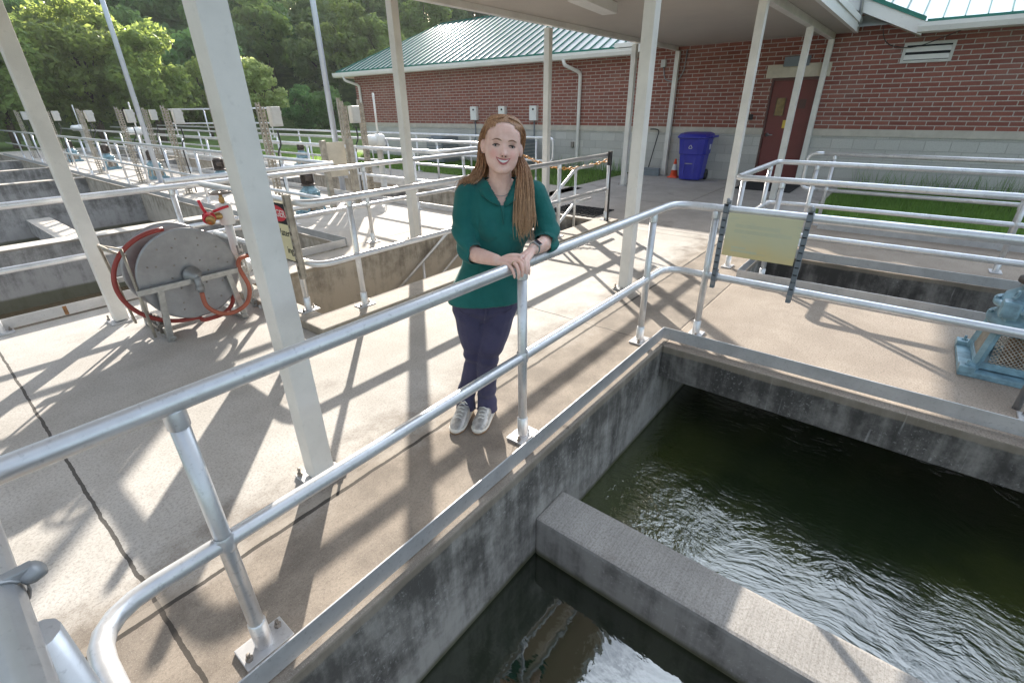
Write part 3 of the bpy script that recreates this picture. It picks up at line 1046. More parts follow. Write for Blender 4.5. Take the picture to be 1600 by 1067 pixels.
for k in range(4):
    b.tube([(1.0, 4.64+.08*k, .05), (1.0, 4.64+.08*k, .19)], .014, 8)
b.build('roller_guide', M['bolt'], hr)
pts = []
for k in range(19):
    a = R(88+k*10.4)
    pts.append((1.26+.44*math.cos(a)*(1.0), 4.72-.006*k, .49+.385*math.sin(a)))
pts += [(1.30, 4.55, .085), (1.48, 4.55, .085), (1.6, 4.62, .13), (1.66, 4.72, .22)]
tag(MB().tube(fillet(pts, .1, 3), .018, 12).build('hose', M['hose']), 'dark red hose looping off the left side of the stainless reel', 'hose')
pts = [(hx, 4.46, .36), (hx+.0, 4.44, .24), (hx+.08, 4.42, .15), (hx+.2, 4.41, .13), (hx+.32, 4.42, .18), (hx+.385, 4.46, .3), (hx+.37, 4.52, .46), (hx+.40, 4.56, .53), (hx+.48, 4.6, .54), (hx+.58, 4.64, .53)]
from mathutils import geometry as _g
def smoothpath(P, n=6):
    P = [Vector(p) for p in P]
    out = []
    for i in range(len(P)-1):
        p0, p1, p2, p3 = P[max(i-1, 0)], P[i], P[i+1], P[min(i+2, len(P)-1)]
        for k in range(n):
            t_ = k/n
            out.append(.5*((2*p1)+(p2-p0)*t_+(2*p0-5*p1+4*p2-p3)*t_*t_+(3*p1-p0-3*p2+p3)*t_**3))
    out.append(P[-1])
    return out
sh = tag(MB().tube(smoothpath(pts), .0185, 12).build('supply_hose', M['hose2']), 'short orange red supply hose hanging in a loop from the reel hub', 'hose')
b = MB().lathe([(.02, 0), (.028, .005), (.028, .05), (.02, .055), (.02, .1), (.032, .105), (.032, .15), (0, .151)], (hx+.50, 4.61, .545), (1, .3, -.05), 14)
b.build('coupling', M['dullsteel'], sh)

# standpipe with red valves, held by two slotted struts
sp = thing('standpipe', 'white standpipe with red hose valve and handwheel beside the hose reel', 'standpipe', (1.9, 4.95, 0))
b = MB().tube([(1.87, 4.95, 0), (1.87, 4.95, .93)], .036, 16)
b.lathe([(.06, .78), (.066, .79), (.066, .96), (.06, .97), (0, .972)], (1.87, 4.95, 0), 'Z', 18)
b.tube([(1.87, 4.95, .3), (2.02, 5.15, .3), (2.3, 5.5, .3)], .06, 16)
b.lathe([(.085, 0), (.085, .03)], (1.96, 5.07, .3), (.6, .8, 0), 20)
b.build('pipe', M['white'], sp)
b = MB().tube([(1.87, 4.95, .96), (1.87, 4.95, 1.06)], .016, 10)
b.lathe([(.025, .98), (.025, 1.02)], (1.87, 4.95, 0), 'Z', 8)
b.build('valve_stem', M['brass'], sp)
b = MB().lathe([(.085+.011*math.cos(a), 1.07+.011*math.sin(a)) for a in [i*6.283/8 for i in range(9)]], (1.87, 4.95, 0), 'Z', 24)
for k in range(3):
    a = k*2.094
    b.tube([(1.87, 4.95, 1.07), (1.87+.085*math.cos(a), 4.95+.085*math.sin(a), 1.07)], .008, 6)
b.build('handwheel', M['bolt'], sp)
b = MB().lathe([(.03, 0), (.034, .02), (.034, .05), (.028, .055), (.028, .1)], (1.82, 4.93, .87), (-1, -.15, 0), 14)
b.lathe([(.04, .0), (.04, .03), (.032, .035), (0, .036)], (1.70, 4.86, .86), (-.5, -1, -.2), 14)
b.build('hose_outlet', M['brass'], sp)
b = MB().lathe([(.042, 0), (.05, .01), (.05, .07), (.042, .08)], (1.75, 4.92, .87), (-1, -.15, 0), 14)
b.lathe([(.034, 0), (.046, .02), (.046, .05), (.03, .055)], (1.70, 4.91, .87), (-.4, -1, -.1), 12)
b.tube([(1.70, 4.92, .90), (1.68, 4.93, .97), (1.67, 4.93, 1.03)], .014, 8)
b.tube([(1.75, 4.9, .92), (1.84, 4.88, .945), (1.88, 4.86, .955)], .012, 8)
b.build('ball_valve', M['red'], sp)
def slotted(b, x, y, z0, z1, w_=.042, d_=.03, rz=0):
    """channel strut with slots: two flanges, a back in short webs"""
    c, s = math.cos(rz), math.sin(rz)
    for k in (-1, 1):
        b.bbox(x+c*k*(w_/2-.003)-s*0, y+s*k*(w_/2-.003), (z0+z1)/2, .005, d_, z1-z0, rz)
    b.bbox(x-s*(-d_/2+.002)*1, y+c*(-d_/2+.002), (z0+z1)/2, w_*.36, .0035, z1-z0, rz) if False else None
    n = max(2, int((z1-z0)/.055))
    st = (z1-z0)/n
    for i in range(n):
        b.bbox(x+s*d_/2, y-c*d_/2, z0+st*(i+.22), w_-.008, .0035, st*.44, rz)
    for k in (-1, 1):
        b.bbox(x+s*d_/2+c*k*(w_/2-.008), y-c*d_/2+s*k*(w_/2-.008), (z0+z1)/2, .01, .004, z1-z0, rz)
b = MB()
slotted(b, 1.83, 4.74, 0, .62)
slotted(b, 2.0, 4.72, 0, .66)
b.bbox(1.9, 4.70, .52, .3, .03, .04)
b.build('strut', M['galv'], sp)
b = MB().lathe([(.15, 0), (.13, .035), (.08, .05), (0, .055)], (1.98, 4.66, 0), 'Z', 14)
b.build('grout_pad', M['galv'], sp)

# ------------------------------------------------------------------ signs
def text(s, size, loc, rot, mat, parent, name='lettering', align='RIGHT', ext=.0012):
    c = bpy.data.curves.new(name, 'FONT')
    c.body = s
    c.size = size
    c.align_x = align
    c.align_y = 'CENTER'
    c.extrude = ext
    c.materials.append(mat)
    o = bpy.data.objects.new(name, c)
    COL.objects.link(o)
    bpy.context.view_layer.update()
    me = bpy.data.meshes.new_from_object(o.evaluated_get(bpy.context.evaluated_depsgraph_get()))
    bpy.data.objects.remove(o)
    o = bpy.data.objects.new(name, me)
    COL.objects.link(o)
    o.parent = parent
    o.location = Vector(loc)-Vector(ROOTLOC[parent.name])
    o.rotation_euler = rot
    ROOTLOC[o.name] = ROOTLOC[parent.name]
    return o
cs = thing('caution_sign', 'yellow caution sign with red oval, half hidden behind the near column', 'sign', (1.965, 4.1, .5))
pn = MB().bbox(1.968, 4.16, .80, .006, .42, .50, 0, .002).build('panel', M['signw'], cs)
MB().bbox(1.9665, 4.16, .96, .006, .40, .17, 0, .002).build('header', M['mat'], pn)
b = MB()
for (ya, yb, za, zb) in ((3.952, 3.96, .552, 1.048), (4.36, 4.368, .552, 1.048), (3.96, 4.36, .552, .56), (3.96, 4.36, 1.04, 1.048)):
    b.box(1.9625, 1.966, ya, yb, za, zb)
b.build('border', M['mat'], pn)
b = MB()
b.add([(1.9625, 4.16+.185*math.cos(a), .96+.07*math.sin(a)) for a in [i*6.283/36 for i in range(36)]], [tuple(range(36))])
b.build('oval', M['red'], pn)
rot = (R(90), 0, R(-90))
text('DANGER', .085, (1.961, 3.99, .96), rot, M['white'], pn)
text('Water', .085, (1.9635, 3.985, .80), rot, M['mat'], pn)
text('ing', .085, (1.9635, 3.985, .65), rot, M['mat'], pn)
b = MB()
slotted(b, 1.96, 3.92, .42, 1.13, .045, .035, R(-90))
b.bbox(1.985, 3.92, .775, .012, .05, .71)
b.build('strut', M['strut'], cs)
b = MB()
slotted(b, 1.96, 4.40, .42, 1.13, .045, .035, R(-90))
b.build('strut', M['strut'], cs)

fs = thing('faded_sign', 'sun faded yellow green sign board on black slotted struts, clamped to the railing', 'sign', (3.74, .72, .7))
MB().bbox(3.742, .716, .88, .006, .485, .315, 0, .002).build('panel', M['faded'], fs)
b = MB()
for (ya, yb, za, zb) in ((.80, .90, .785, .80), (.72, .90, .762, .777), (.52, .90, .90, .925), (.60, .90, .94, .965)):
    b.box(3.7386, 3.7392, ya, yb, za, zb)
b.build('faded_print', M['ghost'], fs)
for y in (.985, .446):
    b = MB()
    for k in (-1, 1):
        b.bbox(3.748, y+k*.015, .775, .024, .003, .64)
    for i in range(12):
        b.bbox(3.735, y, .475+.053*i, .003, .027, .044)
    s_ = b.build('strut', M['ac'], fs)
    b = MB().bbox(3.757, y, .78, .003, .027, .62)
    b.build('backing', M['dark'], s_)
    for z in (1.05, .53):
        b = MB()
        b.lathe([(.034, -.02), (.036, -.018), (.036, .018), (.034, .02)], (3.79, y, z), 'Y', 16)
        b.bbox(3.79, y, z+.045, .02, .03, .04)
        b.bbox(3.745, y, z-.035, .03, .03, .03)
        b.lathe([(.012, 0), (.012, .03), (0, .031)], (3.77, y, z+.05), (-.3, 0, 1), 8)
        b.build('pipe_clamp', M['dullsteel'], s_)

# clamp on the near blurred rail
b = MB().lathe([(.038, -.012), (.04, -.01), (.04, .01), (.038, .012)], (-.13, .965, 1.05), 'Y', 18)
b.bbox(-.10, .965, 1.075, .05, .02, .02, 0, .003)
b.lathe([(.014, 0), (.016, .004), (.016, .022), (.010, .026), (0, .027)], (-.09, .965, 1.062), (1, -.2, .5), 12)
tag(b.build('rail_clamp', M['dullsteel']), 'dark ring clamp with a bolt knob on the blurred near railing', 'clamp')

# ------------------------------------------------------------------ mixer drive (gear motor)
def drive(name, label, x, y, group):
    r = thing(name, label, 'gear motor', (x, y, 0), group)
    b = MB().bbox(x, y, .02, .58, .58, .04, 0, .006)
    for dx in (-.25, .25):
        for dy in (-.25, .25):
            b.bbox(x+dx, y+dy, .05, .09, .09, .05, 0, .008)
            b.lathe([(.02, .04), (.02, .065), (.01, .066), (.01, .09), (0, .091)], (x+dx, y+dy, .02), 'Z', 6, False)
    b.build('base_plate', M['blue'], r)
    # stool: four splayed corner posts with rails
    b = MB()
    for sx in (-1, 1):
        for sy in (-1, 1):
            b.add([(x+sx*(.22-k*.05), y+sy*(.22-k*.05), .04+.29*k) for k in (0, 1)], [])
            p0 = Vector((x+sx*.21, y+sy*.21, .04))
            p1 = Vector((x+sx*.17, y+sy*.17, .33))
            b.tube([p0, p1], .028, 4, True, False)
    b.bbox(x, y, .335, .42, .42, .045, 0, .012)
    for sx, sy in ((1, 0), (-1, 0), (0, 1), (0, -1)):
        b.bbox(x+sx*.19, y+sy*.19, .075, .05 if sx else .4, .05 if sy else .4, .05, 0, .005)
    b.build('stool', M['blue'], r)
    g_ = MB()
    for face in range(4):
        a = face*math.pi/2
        ca, sa = math.cos(a), math.sin(a)
        def P(u, z):
            d = .205-.04*(z-.1)/.22
            return Vector((x+ca*d*-1-sa*u, y+sa*d*-1+ca*u, z))
        n = 11
        for i in range(-n, n+1):
            for s_ in (-1, 1):
                u0, z0, u1, z1 = i*.026, .1, i*.026+s_*.21, .31
                lim = .15
                # clip to the window
                def cl(u, z, u2, z2):
                    t0, t1 = 0., 1.
                    du = u2-u
                    for q, lo in ((du, -lim-u), (-du, -(lim-u))):
                        if q > 0:
                            t0 = max(t0, lo/q)
                        elif q < 0:
                            t1 = min(t1, lo/q)
                    return t0, t1
                t0, t1 = cl(u0, z0, u1, z1)
                if t1-t0 > .03:
                    g_.tube([P(u0+(u1-u0)*t0, z0+(z1-z0)*t0), P(u0+(u1-u0)*t1, z0+(z1-z0)*t1)], .0038, 4, False, False)
    g_.build('grille', M['strut'], r)
    MB().lathe([(.07, .04), (.07, .33)], (x, y, 0), 'Z', 12).build('shaft', M['rust'], r)
    b = MB().lathe([(.235, .36), (.235, .40), (.20, .41), (.19, .47), (.235, .475), (.235, .505), (.2, .51)], (x, y, 0), 'Z', 28)
    b.bbox(x, y, .45, .34, .36, .12, 0, .03)
    for k in range(8):
        a = k*.785
        b.lathe([(.016, .505), (.016, .525), (0, .526)], (x+.215*math.cos(a), y+.215*math.sin(a), 0), 'Z', 6, False)
        b.lathe([(.016, .40), (.016, .418), (0, .419)], (x+.22*math.cos(a), y+.22*math.sin(a), 0), 'Z', 6, False)
    b.bbox(x-.16, y+.16, .49, .1, .1, .12, 0, .02)
    b.lathe([(.205, .505), (.19, .55), (.13, .60), (.12, .64)], (x, y, 0), 'Z', 28)
    gb = b.build('gearbox', M['blue'], r)
    b = MB().lathe([(.026+.008*math.cos(a), .008*math.sin(a)) for a in [i*6.283/8 for i in range(9)]], (x-.16, y+.16, .59), (0, 1, .2), 14)
    b.build('lifting_eye', M['blue'], gb)
    b = MB().lathe([(.12, .64), (.16, .645), (.16, .67), (.115, .68), (.115, .94), (.10, .97), (.07, .985), (0, .987)], (x, y, 0), 'Z', 28)
    for k in range(22):
        a = k*6.283/22
        b.bbox(x+.125*math.cos(a), y+.125*math.sin(a), .81, .03, .006, .25, a)
    b.bbox(x-.15, y+.05, .82, .09, .12, .12, 0, .01)
    b.build('motor', M['motor'], r)
    return r
D0 = drive('gear_motor', 'pale blue gear motor on a mesh-sided stool at the right edge of the bridge walkway', 4.55, -.93, 'blue gear motors on the walkways')
for (x, y, lb) in ((4.75, 8.55, 'pale blue gear motor on the middle walkway seen through the rails behind the caution sign'),
                   (4.9, 12.6, 'pale blue gear motor with rust brown motor left of the near column, before the stairwell'),
                   (4.9, 17.0, 'second blue gear motor up the middle walkway from the near column'),
                   (4.9, 21.3, 'third blue gear motor up the middle walkway, in front of the big tree'),
                   (4.9, 26.0, 'blue gear motor far up the middle walkway near the left picture edge'),
                   (9.1, 16.4, 'blue gear motor on the far walkway beside the lawn')):
    dc_ = copy_tree(D0, (x, y, 0), R(90), lb)
    dc_.scale = (.78, .78, .78)

# ------------------------------------------------------------------ strut posts with control boxes
def cpost(label, x, y):
    r = thing('control_post', label, 'control post', (x, y, 0), 'strut posts carrying grey control boxes')
    b = MB()
    slotted(b, x-.035, y, 0, 1.86, .06, .045)
    slotted(b, x+.035, y, 0, 1.80, .06, .045)
    b.bbox(x, y, .01, .2, .2, .02)
    b.build('post', M['strut'], r)
    e = MB().bbox(x+.21, y-.03, 1.64, .18, .14, .31, 0, .012)
    e = e.build('control_box', M['greybox'], r)
    b = MB().bbox(x+.21, y-.103, 1.64, .14, .01, .25, 0, .004)
    b.bbox(x+.31, y-.04, 1.70, .03, .05, .05, 0, .004)
    b.build('box_cover', M['greybox'], e)
    MB().tube(smoothpath([(x+.2, y-.03, 1.42), (x+.21, y-.04, 1.2), (x+.12, y-.05, 1.0), (x+.13, y-.04, .4), (x+.15, y, .02)]), .014, 8).build('conduit', M['dark'], r)
    return r
C0 = cpost('grey control box on a strut post right behind the near column, before the pale tree', 4.35, 8.9)
for (x, y, lb) in ((4.3, 13.1, 'grey control box on a strut post under the left light pole'),
                   (4.3, 16.3, 'grey control box on a strut post, next one left of the left light pole'),
                   (4.3, 20.0, 'grey control box on a strut post just right of the left leaning column'),
                   (4.3, 24.2, 'grey control box on a strut post just left of the left leaning column'),
                   (4.3, 29.6, 'grey control box on the farthest strut post at the left picture edge'),
                   (5.95, 14.6, 'grey control box on a strut post right of the left light pole'),
                   (6.1, 9.1, 'grey control box on a strut post in the close cluster below the right light pole'),
                   (5.95, 19.9, 'small looking control box on a strut post left of a thin white rod'),
                   (5.95, 27.6, 'tiny looking control box on a strut post beyond the left leaning column')):
    copy_tree(C0, (x, y, 0), 0, lb)
for i, (x, y, h) in enumerate(((6.4, 9.7, 1.95), (6.75, 9.5, 1.92), (6.5, 16.2, 2.3))):
    b = MB()
    slotted(b, x, y, 0, h, .06, .05)
    slotted(b, x+.07, y, 0, h-.06, .06, .05)
    b.bbox(x+.035, y, .01, .22, .2, .02)
    tag(b.build('strut_post', M['strut']), ('bare slotted strut post, left one below the right light pole', 'bare slotted strut post, right one below the right light pole', 'tall weathered strut post beside the white actuator left of the near column')[i], 'strut post', 'bare strut posts')

# yellow and cream wood crate like guard on the middle walkway
gd = thing('shaft_guard', 'tan and yellow upright guard panels on the middle walkway beside a blue motor', 'guard', (5.35, 8.6, 0))
b = MB()
b.bbox(5.12, 8.45, .62, .09, .09, 1.24, 0, .006)
b.bbox(5.62, 8.35, .62, .09, .09, 1.24, 0, .006)
b.build('post', M['strut'], gd)
MB().bbox(5.37, 8.47, .9, .4, .03, .6, 0, .004).build('panel', M['stone'], gd)

def actuator(label, x, y, rod):
    r = thing('valve_actuator', label, 'valve actuator', (x, y, 0), 'valve actuators with tall stem rods')
    b = MB().lathe([(.11, 0), (.11, .02), (.07, .03), (.07, .9), (.1, .91), (.1, .95)], (x, y, 0), 'Z', 18)
    b.build('pedestal', M['greybox'], r)
    b = MB().lathe([(.12, .95), (.15, .97), (.15, 1.16), (.12, 1.2), (.05, 1.22)], (x, y, 0), 'Z', 20)
    b.lathe([(.10, 0), (.12, .02), (.12, .24), (.09, .28), (0, .285)], (x-.1, y, 1.08), (-1, 0, 0), 16)
    b.build('drive_head', M['white'], r)
    b = MB().tube([(x, y, 1.2), (x, y, rod)], .022, 10)
    b.lathe([(.026, rod-.1), (.026, rod), (0, rod+.01)], (x, y, 0), 'Z', 10)
    b.build('stem_cover', M['fascia'], r)
    b = MB().lathe([(.13+.012*math.cos(a), .012*math.sin(a)) for a in [i*6.283/8 for i in range(9)]], (x+.12, y-.1, .98), (1, -.6, 0), 18)
    b.tube([(x, y, .98), (x+.12, y-.1, .98)], .02, 8)
    b.build('handwheel', M['dullsteel'], r)
    return r
A0 = actuator('white valve actuator with tall rod standing before the left end of the brick wall', 7.45, 9.9, 2.05)
for (x, y, lb) in ((6.6, 15.2, 'white valve actuator with tall rod left of the near column, before the big tree'), (6.6, 23.5, 'white valve actuator with tall rod, second from the left'), (6.6, 31.5, 'white valve actuator with tall rod farthest up the left walkway')):
    copy_tree(A0, (x, y, 0), R(20), lb)

# light poles
for (x, y, lb) in ((4.62, 15.9, 'thin pale light pole at left rising from the control posts'), (6.35, 9.95, 'thin pale light pole rising left of the brick building corner')):
    p = thing('light_pole', lb, 'light pole', (x, y, 0), 'thin light poles among the basins')
    MB().tube([(x, y, 0), (x, y, 7.5)], [.062, .045], 14).build('shaft', M['pole'], p)
    b = MB().bbox(x, y, .012, .26, .26, .024, 0, .004)
    b.build('base_plate', M['toe'], p)
    b = MB().tube(smoothpath([(x, y, 7.45), (x-.1, y-.2, 7.7), (x-.4, y-.8, 7.8)]), .035, 10)
    b.build('arm', M['pole'], p)
    MB().bbox(x-.55, y-1.1, 7.8, .3, .6, .12, R(-27), .03).build('lamp_head', M['galv'], p)

# dark conduit at right
tag(MB().tube([(3.93, -.92, 0), (3.93, -.92, 1.6), (3.98, -1.3, 1.75)], .021, 12).build('conduit_pole', M['dullsteel']), 'dark grey conduit pipe standing at the right edge in front of the gear motor', 'conduit')

# ------------------------------------------------------------------ things by the door
cx_, cy_ = 12.86, 4.38
bn = thing('recycling_bin', 'blue wheeled recycling bin with closed lid against the block wall', 'bin', (cx_, cy_, 0))
def taper(b, zs, cx, cy):
    """stack of rounded rectangles (z, half depth, half width)"""
    vs, fs = [], []
    n = 20
    for (z, hx_, hy_, ox) in zs:
        for k in range(n):
            a = 6.2832*(k+.5)/n
            c, s = math.cos(a), math.sin(a)
            m_ = (abs(c)**5+abs(s)**5)**(-.2)
            vs.append((cx+ox+hx_*c*m_, cy+hy_*s*m_, z))
    for i in range(len(zs)-1):
        for k in range(n):
            a, d = i*n+k, i*n+(k+1) % n
            fs.append((a, d, d+n, a+n))
    fs.append(tuple(range(n))[::-1])
    fs.append(tuple((len(zs)-1)*n+k for k in range(n)))
    b.add(vs, fs, False)
    return b
b = taper(MB(), [(.03, .24, .25, 0), (.06, .26, .27, 0), (.62, .31, .31, 0), (.64, .33, .33, 0), (.74, .335, .335, 0), (.98, .36, .36, 0), (1.0, .38, .385, 0)], cx_, cy_)
b.bbox(cx_-.30, cy_+.12, .40, .02, .05, .4, 0, .006, Matrix.Rotation(R(5), 4, 'Y'))
b.bbox(cx_-.30, cy_-.12, .40, .02, .05, .4, 0, .006, Matrix.Rotation(R(5), 4, 'Y'))
bo = b.build('body', M['bin'], bn)
b = taper(MB(), [(1.005, .40, .40, -.01), (1.03, .40, .40, -.01), (1.09, .36, .36, .0), (1.12, .28, .28, .05), (1.125, .2, .2, .05)], cx_, cy_)
b.tube([(cx_+.40, cy_-.22, 1.0), (cx_+.43, cy_-.22, 1.02), (cx_+.43, cy_+.22, 1.02), (cx_+.40, cy_+.22, 1.0)], .016, 8)
b.bbox(cx_+.1, cy_-.41, 1.03, .5, .03, .05, 0, .008)
b.build('lid', M['bin'], bn)
for s_ in (-1, 1):
    w_ = MB().lathe([(.05, -.03), (.12, -.03), (.13, -.02), (.13, .02), (.12, .03), (.05, .03)], (cx_+.24, cy_+s_*.27, .13), 'Y', 20)
    w_.build('wheel', M['dark'], bn)
b = MB()
for k in range(3):
    a0 = R(90+120*k)
    p = []
    for a in (8, 112):
        p.append((cx_-.349, cy_+.048*math.cos(a0+R(a)), .80+.048*math.sin(a0+R(a))))
    b.tube(p, .007, 4)
b.build('recycling_mark', M['white'], bo)
b = MB()
b.bbox(cx_-.02, cy_-.358, .80, .03, .004, .12)
b.bbox(cx_+.04, cy_-.358, .80, .03, .004, .12)
b.build('side_mark', M['white'], bo)
b = MB().tube([(cx_-.33, cy_-.09, .42), (cx_-.33, cy_+.09, .42)], .012, 8)
b.build('lift_bar', M['galv'], bn)

cn = thing('traffic_cone', 'small orange traffic cone with white collar beside the blue bin', 'traffic cone', (13.08, 4.92, 0))
MB().bbox(13.08, 4.92, .015, .26, .26, .03, 0, .008).build('base', M['orange'], cn)
MB().lathe([(.105, .03), (.07, .2), (.0701, .2), (.03, .42), (.022, .46), (0, .462)], (13.08, 4.92, 0), 'Z', 22).build('cone_body', M['orange'], cn)
MB().lathe([(.0735, .19), (.0465, .335)], (13.08, 4.92, 0), 'Z', 22).build('reflective_collar', M['white'], cn)

sq = thing('push_broom', 'black push broom standing against the block wall left of the cone', 'broom', (13.2, 5.65, 0))
MB().tube(smoothpath([(13.15, 5.7, .12), (13.3, 5.6, .9), (13.33, 5.58, 1.1), (13.33, 5.66, 1.15), (13.33, 5.82, 1.15)]), .014, 8).build('handle', M['dark'], sq)
b = MB().bbox(13.12, 5.72, .16, .12, .75, .08, 0, .01)
b.bbox(13.10, 5.72, .06, .1, .78, .12, 0, .006)
b.build('brush_head', M['ac'], sq)

tag(MB().bbox(12.65, 2.5, .014, 1.3, 1.15, .018, 0, .004).build('door_mat', M['mat']), 'dark door mat lying in front of the maroon door', 'mat')
b = MB()
for i in range(9):
    b.bbox(7.42+.09*i, 4.6, .012, .02, 1.0, .016)
for i in range(10):
    b.bbox(7.78, 4.12+.105*i, .010, .80, .02, .012)
tag(b.build('grate_mat', M['mat']), 'black grid rubber mat at the head of the stairs', 'mat')

tl = thing('gate_bar', 'black long handled tool hanging from a box on the stairwell railing end', 'hanging tool', (7.08, 3.72, .1))
b = MB().bbox(7.0, 3.66, 1.02, .06, .05, .2, 0, .006)
b.build('holder', M['dark'], tl)
MB().tube([(7.0, 3.64, .95), (6.98, 3.62, .5), (6.95, 3.6, .08)], [.012, .016, .018], 10).build('handle', M['dark'], tl)
b = MB()
n = 26
P = [Vector((6.95-1.6*t_*.62, 3.85+.9*t_, .9-.28*math.sin(math.pi*t_)*.5)) for t_ in [i/n for i in range(n+1)]]
P = [Vector((7.1, 3.75+1.65*i/n, .98-.17*math.sin(math.pi*i/n))) for i in range(n+1)]
for i in range(n):
    d = (P[i+1]-P[i]).normalized()
    c = (P[i]+P[i+1])/2
    pts = []
    s_ = d.cross(Vector((0, 0, 1))).normalized() if i % 2 else Vector((0, 0, 1))
    for k in range(9):
        a = k*6.283/8
        pts.append(c+d*.042*math.cos(a)+s_*.02*math.sin(a))
    b.tube(pts, .0075, 6, False)
tag(b.build('barrier_chain', M['chain']), 'orange plastic chain sagging across the head of the stairs', 'chain')
# ------------------------------------------------------------------ trees
def crown_mesh(name, mat, seed, rx_, rz_, nclump, nleaf, size, zc, cone=0.):
    rng = random.Random(seed)
    vs, fs = [], []
    cl = []
    for i in range(nclump):
        while True:
            p = Vector((rng.uniform(-1, 1), rng.uniform(-1, 1), rng.uniform(-1, 1)))
            if .35 < p.length < 1:
                break
        p = p.normalized()*(.45+.5*rng.random())
        k = 1-cone*max(0, p.z)
        c = Vector((p.x*rx_*k, p.y*rx_*k, zc+p.z*rz_))
        cl.append((c, rx_*rng.uniform(.17, .33)))
    for c, rr in cl:
        for j in range(nleaf):
            d = Vector((rng.gauss(0, 1), rng.gauss(0, 1), rng.gauss(0, 1))).normalized()
            p = c+Vector((d.x, d.y, d.z*.75))*rr*(.45+.62*rng.random()**.6)
            n = (d*.6+Vector((rng.gauss(0, 1), rng.gauss(0, 1), rng.gauss(0, 1)+.5))*.7).normalized()
            a = n.orthogonal().normalized()
            b_ = n.cross(a)
            an = rng.uniform(0, 6.283)
            u = a*math.cos(an)+b_*math.sin(an)
            w_ = n.cross(u)
            s = size*rng.uniform(.6, 1.3)
            o = len(vs)
            vs += [p-u*s, p-w_*s*.5+n*s*.1, p+u*s, p+w_*s*.5+n*s*.1]
            fs.append((o, o+1, o+2, o+3))
    me = bpy.data.meshes.new(name)
    me.from_pydata([tuple(v) for v in vs], [], fs)
    me.materials.append(mat)
    me.update()
    return me
def trunk_mesh(name, seed, h, r0, spread):
    rng = random.Random(seed)
    b = MB()
    b.tube([(0, 0, -.6), (.05, 0, h*.25), (-.05, .06, h*.55), (.03, 0, h*.85)], [r0*1.25, r0, r0*.7, r0*.25], 8)
    for k in range(7):
        a = k*.9+rng.random()
        z0 = h*rng.uniform(.22, .6)
        L = spread*rng.uniform(.5, .9)
        b.tube([(0, 0, z0), (L*.5*math.cos(a), L*.5*math.sin(a), z0+h*.13), (L*math.cos(a), L*math.sin(a), z0+h*.28)], [r0*.45, r0*.3, r0*.08], 6)
    me = bpy.data.meshes.new(name)
    me.from_pydata([tuple(v) for v in b.v], [], b.f)
    me.polygons.foreach_set('use_smooth', b.sm)
    me.materials.append(M['bark'])
    return me
TK = {}
for k, (mat, rx_, rz__, nc, nl, sz, zc, cone, h, r0) in {
    'oak': ('leaf_a', 3.0, 3.0, 80, 130, .17, 4.0, .1, 6.4, .17),
    'oak2': ('leaf_a', 2.5, 2.6, 64, 120, .175, 3.6, .2, 5.6, .15),
    'pale': ('leaf_c', 1.55, 2.0, 48, 80, .15, 3.0, .35, 4.9, .08),
    'bush': ('leaf_b', 2.0, 2.4, 46, 120, .16, 2.2, .1, 4.0, .10),
    'hill_a': ('leaf_d', 4.2, 4.4, 60, 110, .36, 6.0, .25, 9.5, .22),
    'hill_b': ('leaf_a', 3.7, 4.8, 56, 110, .34, 6.4, .35, 10, .2),
    'hill_c': ('leaf_b', 4.4, 3.8, 60, 110, .35, 5.4, .15, 8.5, .24)}.items():
    TK[k] = (crown_mesh('crown_'+k, M[mat], hash(k) % 1 + len(k)*7+ord(k[-1]), rx_, rz__, nc, nl, sz, zc, cone), trunk_mesh('trunk_'+k, 5+len(k), h, r0, rx_*.7))
def tree(kind, az, d, s, rz, label, group, name='deciduous_tree', sink=0., sz=1.):
    x, y = d*math.cos(R(az)), d*math.sin(R(az))
    z = hill_h(x, y)-.1-sink
    r = thing(name, label, 'tree', (x, y, z), group)
    r.rotation_euler = (0, 0, rz)
    r.scale = (s, s, s*sz)
    for nm, me in zip(('crown', 'trunk'), TK[kind]):
        o = bpy.data.objects.new(nm, me)
        COL.objects.link(o)
        o.parent = r
rng = random.Random(11)
NG = 'trees standing behind the basins'
tree('oak', 82.5, 40, 1.02, .3, 'leafy tree at the left picture edge behind the leaning column', NG)
tree('oak', 76.8, 41, 1.14, 1.9, 'large leafy tree left of the left light pole, filling the upper left', NG)
tree('oak2', 72.5, 39.5, 1.1, 4.0, 'bushy tree just behind the left light pole', NG)
tree('oak2', 68.6, 42, .82, 2.2, 'low rounded tree between the left light pole and the near column', NG)
tree('pale', 64.0, 36.5, 1.02, .7, 'slim pale green young tree standing right of the near column', NG, 'young_tree')
tree('bush', 57.3, 45, .74, .2, 'dark rounded bush at the left end of the brick building', NG, 'bush')
tree('bush', 60.0, 47, .78, 2.2, 'dark shrub in the deep shade left of the right light pole', NG, 'bush')
tree('oak', 89, 38, 1.0, 5.0, 'tree standing just past the left picture edge', NG)
HL = 'dense green tree in the wood on the hillside behind the plant'
HG = 'trees of the hillside wood'
for d, a0, a1, n, s0, s1 in ((54, 50, 88, 11, .62, .85), (63, 46, 88, 12, .7, .95), (74, 36, 88, 15, .8, 1.1), (87, 30, 88, 16, .9, 1.2), (103, 26, 88, 17, 1.0, 1.35), (124, 24, 88, 17, 1.15, 1.6)):
    for i in range(n):
        az = a0+(a1-a0)*(i+.5)/n+rng.uniform(-1, 1)
        s = rng.uniform(s0, s1)
        if az < 50:
            s *= .86
        tree(rng.choice(['hill_a', 'hill_b', 'hill_c']), az, d+rng.uniform(-4, 4), s, rng.uniform(0, 6), HL, HG, 'hillside_tree')

